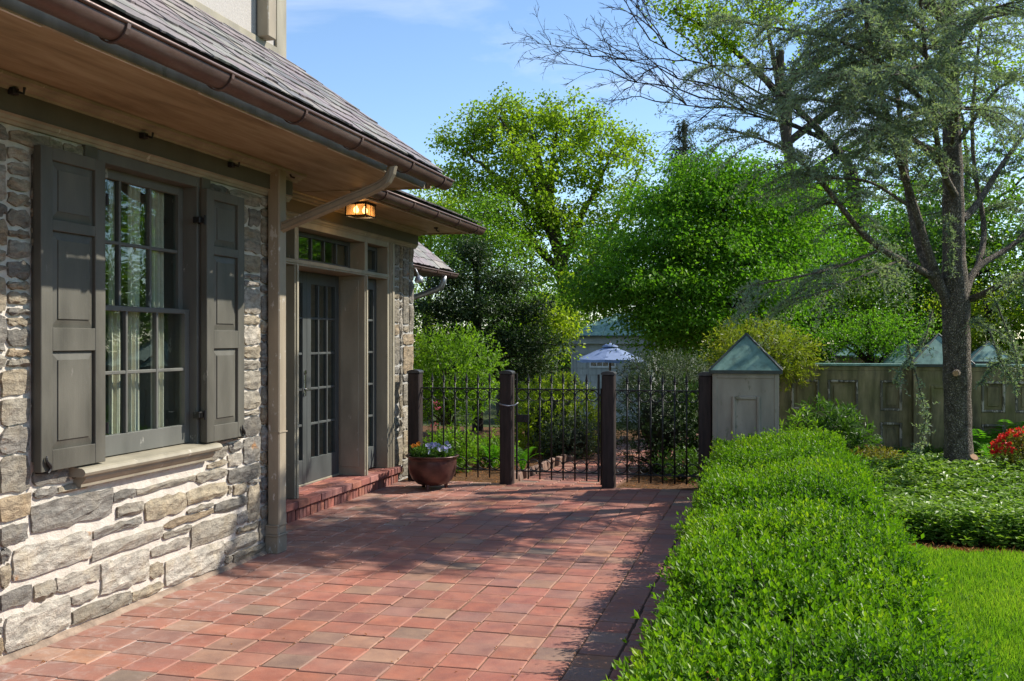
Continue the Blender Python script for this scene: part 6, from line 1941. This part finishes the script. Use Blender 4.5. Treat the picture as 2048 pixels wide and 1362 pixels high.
# bright maple leaves high behind the cedar
b = AD(1620, 760, 32); b[2] = -0.85
broad_tree('tall_maple', 'tall bright green maple high behind the cedar crown', 'tree', b, AD(1560, 100, 32), 0.3,
           [(AD(1400, 40, 32), (1.1, 1.1, 0.5), 22), (AD(1450, 95, 32), (1.0, 1.0, 0.45), 18), (AD(1340, 5, 32), (0.8, 0.8, 0.35), 10), (AD(1540, 20, 32.5), (1.6, 1.6, 0.9), 24), (AD(1700, 120, 33), (2.2, 2.0, 1.3), 30), (AD(1850, 80, 33), (2.2, 2, 1.4), 26), (AD(2000, 150, 33), (2.0, 2, 1.5), 22)], 0.13, 60, 'maple', 'bark', 0.4, 0.6, 8, twig_r=0.02)

# row of trees and tall shrubs closing the garden behind the wall
BACK = [((1590, 560, 20), (1.3, 1.2, 0.9), 60, 'jmaple', 0.085, 'deep green broadleaf tree just behind the yellowish shrub'),
        ((1700, 600, 19), (1.2, 1.0, 0.75), 62, 'green', 0.075, 'bright green dogwood spreading above the copper caps'),
        ((1640, 430, 24), (1.6, 1.4, 1.2), 60, 'green', 0.11, 'leafy green tree seen through the cedar branches'),
        ((1800, 520, 23), (1.5, 1.4, 1.2), 62, 'jmaple', 0.11, 'dense green tree behind the cedar limbs'),
        ((1970, 640, 18), (0.9, 0.9, 0.75), 46, 'lime', 0.075, 'sunlit lime-green shrub behind the cedar trunk'),
        ((2060, 560, 20), (1.2, 1.2, 1.3), 50, 'green', 0.085, 'tall green shrub at the picture edge behind the ferns'),
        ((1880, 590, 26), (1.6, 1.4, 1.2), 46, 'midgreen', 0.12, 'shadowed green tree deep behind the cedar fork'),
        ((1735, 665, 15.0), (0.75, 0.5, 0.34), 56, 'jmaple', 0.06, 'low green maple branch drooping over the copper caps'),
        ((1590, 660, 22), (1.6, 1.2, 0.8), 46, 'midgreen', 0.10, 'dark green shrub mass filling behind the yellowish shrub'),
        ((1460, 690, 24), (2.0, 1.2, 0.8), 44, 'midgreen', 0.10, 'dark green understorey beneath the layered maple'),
        ((1830, 680, 21), (1.8, 1.2, 0.6), 50, 'green', 0.09, 'leafy green hedge tree behind the row of caps')]
for (c, r, n, mt, lf, lab) in BACK:
    p = AD(*c); bz = float(terrain_z(p[1])); bb = np.array([p[0] + rng.normal(0, 0.2), p[1] + 0.2, bz])
    broad_tree('garden_tree', lab, 'tree', bb, p + np.array([0, 0, r[2] * 0.5]), 0.09, [(p, r, n)], lf * 0.62, 128, mt, 'dark_bark', 0.25 * max(0.8, lf / 0.085), 0.42, 6, 'trees closing the garden', twig_r=0.008)
# trees to the far left and centre horizon
for (c, r, n, mt, lf, lab) in (((860, 440, 44), (2.0, 2.0, 2.0), 90, 'maple', 0.22, 'bright yellow-green tree glimpsed just above the lower eave'), ((950, 480, 36), (1.9, 1.5, 1.6), 80, 'green', 0.18, 'leafy green tree between eave and tall spring maple'),
                            ((850, 640, 30), (1.2, 1.2, 1.4), 50, 'lime', 0.14, 'lime foliage glowing behind the dark hinoki'), ((1210, 520, 44), (1.8, 1.5, 1.5), 60, 'jmaple', 0.2, 'green tree filling between spring maple and layered maple'),
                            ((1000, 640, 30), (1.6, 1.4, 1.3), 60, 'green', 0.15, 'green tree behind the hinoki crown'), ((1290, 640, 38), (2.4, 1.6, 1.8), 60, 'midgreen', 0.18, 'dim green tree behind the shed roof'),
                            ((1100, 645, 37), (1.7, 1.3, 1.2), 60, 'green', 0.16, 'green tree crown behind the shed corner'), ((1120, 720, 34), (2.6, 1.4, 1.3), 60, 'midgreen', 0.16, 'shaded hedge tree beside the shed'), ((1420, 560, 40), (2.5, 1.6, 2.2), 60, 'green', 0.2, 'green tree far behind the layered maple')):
    p = AD(*c); bz = float(terrain_z(p[1])); bb = np.array([p[0], p[1] + 0.2, bz])
    broad_tree('boundary_tree', lab, 'tree', bb, p + np.array([0, 0, r[2] * 0.4]), 0.14, [(p, r, n)], lf * 0.6, 118, mt, 'bark', 0.42, 0.5, 7, 'trees along the garden boundary', twig_r=0.016)
# belt of trees along the far side of the garden
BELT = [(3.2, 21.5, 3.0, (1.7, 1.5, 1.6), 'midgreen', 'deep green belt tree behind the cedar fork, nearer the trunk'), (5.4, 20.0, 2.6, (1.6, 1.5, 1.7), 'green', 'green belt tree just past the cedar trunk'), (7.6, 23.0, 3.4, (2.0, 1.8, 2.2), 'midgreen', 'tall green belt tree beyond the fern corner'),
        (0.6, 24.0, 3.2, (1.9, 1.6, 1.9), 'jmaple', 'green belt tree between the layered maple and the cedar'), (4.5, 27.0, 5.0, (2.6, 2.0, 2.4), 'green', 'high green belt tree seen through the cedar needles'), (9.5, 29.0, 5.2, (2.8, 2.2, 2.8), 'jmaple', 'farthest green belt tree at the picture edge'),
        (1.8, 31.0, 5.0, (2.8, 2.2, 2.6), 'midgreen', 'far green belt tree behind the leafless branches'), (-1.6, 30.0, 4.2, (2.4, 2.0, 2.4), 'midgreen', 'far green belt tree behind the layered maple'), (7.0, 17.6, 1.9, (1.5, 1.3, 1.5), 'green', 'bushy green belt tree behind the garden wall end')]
for (x, y, z, r, mt, lab) in BELT:
    bz = float(terrain_z(y)); p = np.array([x, y, z])
    broad_tree('belt_tree', lab, 'tree', (x, y + 0.2, bz), (x, y + 0.2, z + r[2] * 0.4), 0.13, [(p, r, 95), (p + np.array([0, 0, -r[2] * 0.75]), (r[0] * 0.9, r[1] * 0.9, r[2] * 0.7), 45)], 0.095, 88, mt, 'dark_bark', 0.36, 0.45, 7, 'belt of trees beyond the garden wall', twig_r=0.013)
# garden side out of frame, mirrored in the window glass and shading nothing in view
for (x, y, z, r, lab) in ((9.0, 11.0, 2.6, (2.2, 2.0, 2.0), 'round green tree beside the lawn mirrored in the window'), (13.5, 17.0, 3.4, (2.8, 2.4, 2.6), 'broad green tree past the lawn mirrored in the window'), (10.5, 20.5, 3.0, (2.4, 2.2, 2.2), 'green tree past the panelled wall mirrored in the door glass')):
    p = np.array([x, y, z]); broad_tree('lawn_tree', lab, 'tree', (x, y, -0.05), (x, y, z + 0.4), 0.14, [(p, r, 90)], 0.17, 45, 'green', 'bark', 0.45, 0.8, 8, 'trees mirrored in the glass', twig_r=0.015)

# ---------------------------------------------------------------- shrubs and flowers
def C3(px, py, d): return AD(px, py, d)
shrub('bright_azalea_bush', 'bright green airy shrub between stone pier and iron fence', 'shrub', C3(895, 755, 13.4), (0.72, 0.55, 0.62), 1500, 0.052, 'green', 8, 0.12, 0.42, up=0.3, inner=0.25, stems=14)
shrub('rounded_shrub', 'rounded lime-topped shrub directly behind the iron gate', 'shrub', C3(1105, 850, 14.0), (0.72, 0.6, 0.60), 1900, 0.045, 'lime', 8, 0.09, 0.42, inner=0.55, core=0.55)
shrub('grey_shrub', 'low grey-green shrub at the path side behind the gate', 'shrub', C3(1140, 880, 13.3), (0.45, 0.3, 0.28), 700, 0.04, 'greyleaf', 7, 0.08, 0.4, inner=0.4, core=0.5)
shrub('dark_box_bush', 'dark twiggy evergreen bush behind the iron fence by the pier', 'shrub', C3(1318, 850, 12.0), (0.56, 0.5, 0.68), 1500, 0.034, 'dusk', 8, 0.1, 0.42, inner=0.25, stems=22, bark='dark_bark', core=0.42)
shrub('grey_box_bush', 'grey-green small-leaved bush rising behind the fence under the maple', 'shrub', C3(1335, 762, 13.6), (0.62, 0.5, 0.32), 1300, 0.036, 'greyleaf', 8, 0.09, 0.42, inner=0.4, stems=12, zmin=0.3)
shrub('laurel_bush', 'dark glossy laurel low beside the fence post and pier', 'shrub', C3(1390, 860, 12.2), (0.3, 0.3, 0.5), 320, 0.09, 'midgreen', 7, 0.12, 0.3, inner=0.3)
shrub('yellow_shrub', 'yellowish leucothoe-like shrub arching over the clean grey pier', 'shrub', C3(1525, 706, 12.6), (0.62, 0.42, 0.33), 760, 0.065, 'yellow', 8, 0.16, 0.27, inner=0.25, stems=14, zmin=0.2, up=0.15)
shrub('rhododendron', 'glossy dark green rhododendron between hedge end and rotting wall', 'shrub', C3(1665, 880, 10.9), (0.40, 0.36, 0.36), 260, 0.085, 'midgreen', 10, 0.12, 0.26, inner=0.3, up=0.7)
shrub('leafy_sprout', 'upright leafy green shoots behind the hedge corner', 'shrub', C3(1610, 880, 10.6), (0.2, 0.2, 0.28), 70, 0.075, 'green', 9, 0.12, 0.26, inner=0.3, up=1.0)
shrub('bronze_azalea', 'low spreading azalea with bronze-tipped leaves beside rhododendron', 'shrub', C3(1755, 925, 10.5), (0.32, 0.26, 0.13), 320, 0.034, 'bronze', 7, 0.07, 0.42, inner=0.3)
shrub('low_bed_plant', 'low green leafy plant in the mulch behind the fence near the kettle', 'plant', C3(900, 905, 12.0), (0.34, 0.26, 0.24), 240, 0.06, 'green', 7, 0.1, 0.36, inner=0.2, up=0.7)
shrub('low_bed_plant', 'low green leafy plant behind the fence beside the latch post', 'plant', C3(975, 915, 12.6), (0.34, 0.28, 0.26), 240, 0.06, 'green', 7, 0.1, 0.36, inner=0.2, up=0.7)
shrub('low_bed_plant', 'low dark leafy plant in the bed under the grey-green bush', 'plant', C3(1365, 935, 11.3), (0.3, 0.24, 0.16), 200, 0.05, 'midgreen', 7, 0.08, 0.36, inner=0.2, up=0.7)
def red_azalea():
    c = C3(2062, 908, 10.3); r = np.array([0.33, 0.30, 0.25])
    T = shrub('red_azalea', 'azalea bush covered in scarlet blossom beyond the cedar trunk', 'shrub', c, r, 750, 0.032, 'bronze', 7, 0.07, 0.42, inner=0.35, stems=16)
    n = 150; d = rand_dir(n); d[:, 2] = np.abs(d[:, 2]) * 0.9 + 0.05; d = unit(d)
    P = c + d * r * (1.02 + 0.1 * wob(d * 2.6 + c))[:, None] + d * 0.02
    Lv = Leaves()
    for k in range(6):
        a = rand_dir(n) * 0.9 + d; Lv.add(P + rng.normal(0, 0.008, (n, 3)), a, d + rng.normal(0, 0.3, (n, 3)), rng.uniform(0.025, 0.04, n), 0.026, 0.2)
    o = Lv.build('blossom', MAT['red'], T)
red_azalea()
def pink_flowers():
    for px, py, lab in ((868, 852, 'pink blossom cluster low in the shrub by the stone pier'), (872, 812, 'small pink blossom cluster higher in the shrub by the stone pier')):
        c = C3(px, py, 12.6); n = 14; P = c + rng.normal(0, 0.03, (n, 3)); Lv = Leaves()
        for k in range(5): Lv.add(P, rand_dir(n), rand_dir(n), 0.016, 0.013, 0.2)
        o = Lv.build('pink_blossom', MAT['pink']); tag(o, lab, 'flower', 'pink blossoms behind the fence')
pink_flowers()

def fern(base, n, L, label, lean=0.5, mat='fern', group='ferns in the beds'):
    base = np.asarray(base, float)
    T = empty('fern', base, label, 'fern', group)
    for k in range(n):
        a = 2 * math.pi * k / n + rng.normal(0, 0.3); l = L * rng.uniform(0.75, 1.1); ln = lean * rng.uniform(0.6, 1.3)
        m = 19; t = np.linspace(0.02, 1, m)
        h = np.stack([np.cos(a) * ln * l * t ** 1.6, np.sin(a) * ln * l * t ** 1.6, l * (t - 0.45 * t ** 2.6)], -1)
        P = base + h
        tan = unit(np.gradient(P, axis=0)); side = unit(np.cross(tan, np.array([0, 0, 1.0]) + 0.01)); up = np.cross(side, tan)
        w = l * 0.115 * np.sin(np.clip(t, 0.04, 1) ** 0.75 * math.pi) + 0.006
        Lv = Leaves()
        for s in (-1, 1):
            Lv.add(P, side * s + tan * 0.35 - up * 0.1, up, w, l * 0.026, 0.15, np.clip(0.3 + 0.4 * rng.random() + rng.normal(0, 0.2, m), 0, 1))
        Lv.add(P[:-1], P[1:] - P[:-1], side[:-1], np.linalg.norm(np.diff(P, axis=0), axis=1), 0.008, 0.1, 0.3)
        Lv.build('frond', MAT[mat], T)
for px, py, d, n, L, lab in ((985, 905, 12.3, 9, 0.5, 'bright fern beside the latch post behind the fence'), (1045, 915, 12.0, 10, 0.52, 'fern spreading behind the gate latch'), (925, 905, 12.2, 9, 0.46, 'fern behind the fence just above the kettle flowers'), (885, 900, 12.6, 8, 0.42, 'fern half hidden by the kettle planter'), (955, 910, 13.0, 8, 0.5, 'fern deeper in the bed under the bright shrub'),
                           (1965, 905, 11.9, 11, 0.95, 'tall bright fern right behind the cedar trunk'), (2010, 900, 12.1, 12, 1.05, 'largest fern between cedar trunk and red azalea'), (2050, 880, 12.3, 11, 1.0, 'fern behind the red azalea at the picture edge'), (1985, 925, 11.5, 10, 0.75, 'low fern in front of the tall ones by the trunk'), (1868, 925, 11.6, 8, 0.36, 'small shaded fern beside the weeping cedar strand'), (1830, 918, 12.0, 8, 0.34, 'small dark fern against the green-stained pier'), (1345, 930, 11.6, 7, 0.3, 'small shaded fern under the dark twiggy bush')):
    p = AD(px, py, d); p[2] = -0.02
    fern(p, n, L, lab)

# pansies in the kettle
def pansies():
    top = 0.315
    G_ = empty('pansy_plant', (KP[0], KP[1], top), 'clump of pale violet pansies spilling over the kettle planter', 'flowers')
    n = 420; a = rng.uniform(0, 6.28, n); r = 0.225 * np.sqrt(rng.random(n))
    P = np.stack([KP[0] + r * np.cos(a), KP[1] + r * np.sin(a), np.full(n, top)], -1)
    Lv = Leaves(); h = rng.uniform(0.04, 0.12, n)
    for k in range(6):
        Lv.add(P + np.array([0, 0, 1.0]) * (h * (k + 1) / 6)[:, None], rand_dir(n) + np.array([0, 0, 0.5]), rand_dir(n) + np.array([0, 0, 1]), rng.uniform(0.025, 0.05, n), 0.016, 0.2)
    Lv.build('foliage', MAT['midgreen'], G_)
    def bloom(cs, mat, name, parent):
        for c in cs:
            f = Leaves(); m = 5; ang = np.arange(m) * 2 * math.pi / m + rng.random(); face = unit(np.array([0.35, -0.8, 0.55]) + rng.normal(0, 0.3, 3))
            u = unit(np.cross(face, [0, 0, 1.0])); v = np.cross(face, u)
            D = u * np.cos(ang)[:, None] + v * np.sin(ang)[:, None]
            f.add(np.tile(c, (m, 1)), D + face * 0.15, np.tile(face, (m, 1)), 0.026, 0.028, 0.1, rng.random() * 0.7 + 0.3 * rng.random(m), 0.6); f.build(name, MAT[mat], parent)
    cs = [np.array([KP[0] + rng.uniform(-0.02, 0.20), KP[1] + rng.uniform(-0.18, 0.1), top + rng.uniform(0.07, 0.15)]) for _ in range(20)]
    bloom(cs, 'pansy', 'flower', G_)
    o = empty('marigold_plant', (KP[0] - 0.15, KP[1] - 0.05, top), 'few orange blooms at the pier side of the kettle planter', 'flowers')
    bloom([np.array([KP[0] - 0.17 + rng.uniform(-0.05, 0.07), KP[1] + rng.uniform(-0.1, 0.06), top + rng.uniform(0.10, 0.15)]) for _ in range(7)], 'orange', 'flower', o)
    lv = Leaves(); m = 60; PP = np.array([KP[0] - 0.16, KP[1] - 0.02, top]) + rng.normal(0, 0.04, (m, 3)) * np.array([1, 1, 0]); 
    for k in range(5): lv.add(PP + np.array([0, 0, 0.02 * k + 0.01]), rand_dir(m) + np.array([0, 0, 0.7]), rand_dir(m), 0.035, 0.012, 0.2)
    lv.build('foliage', MAT['midgreen'], o)
pansies()
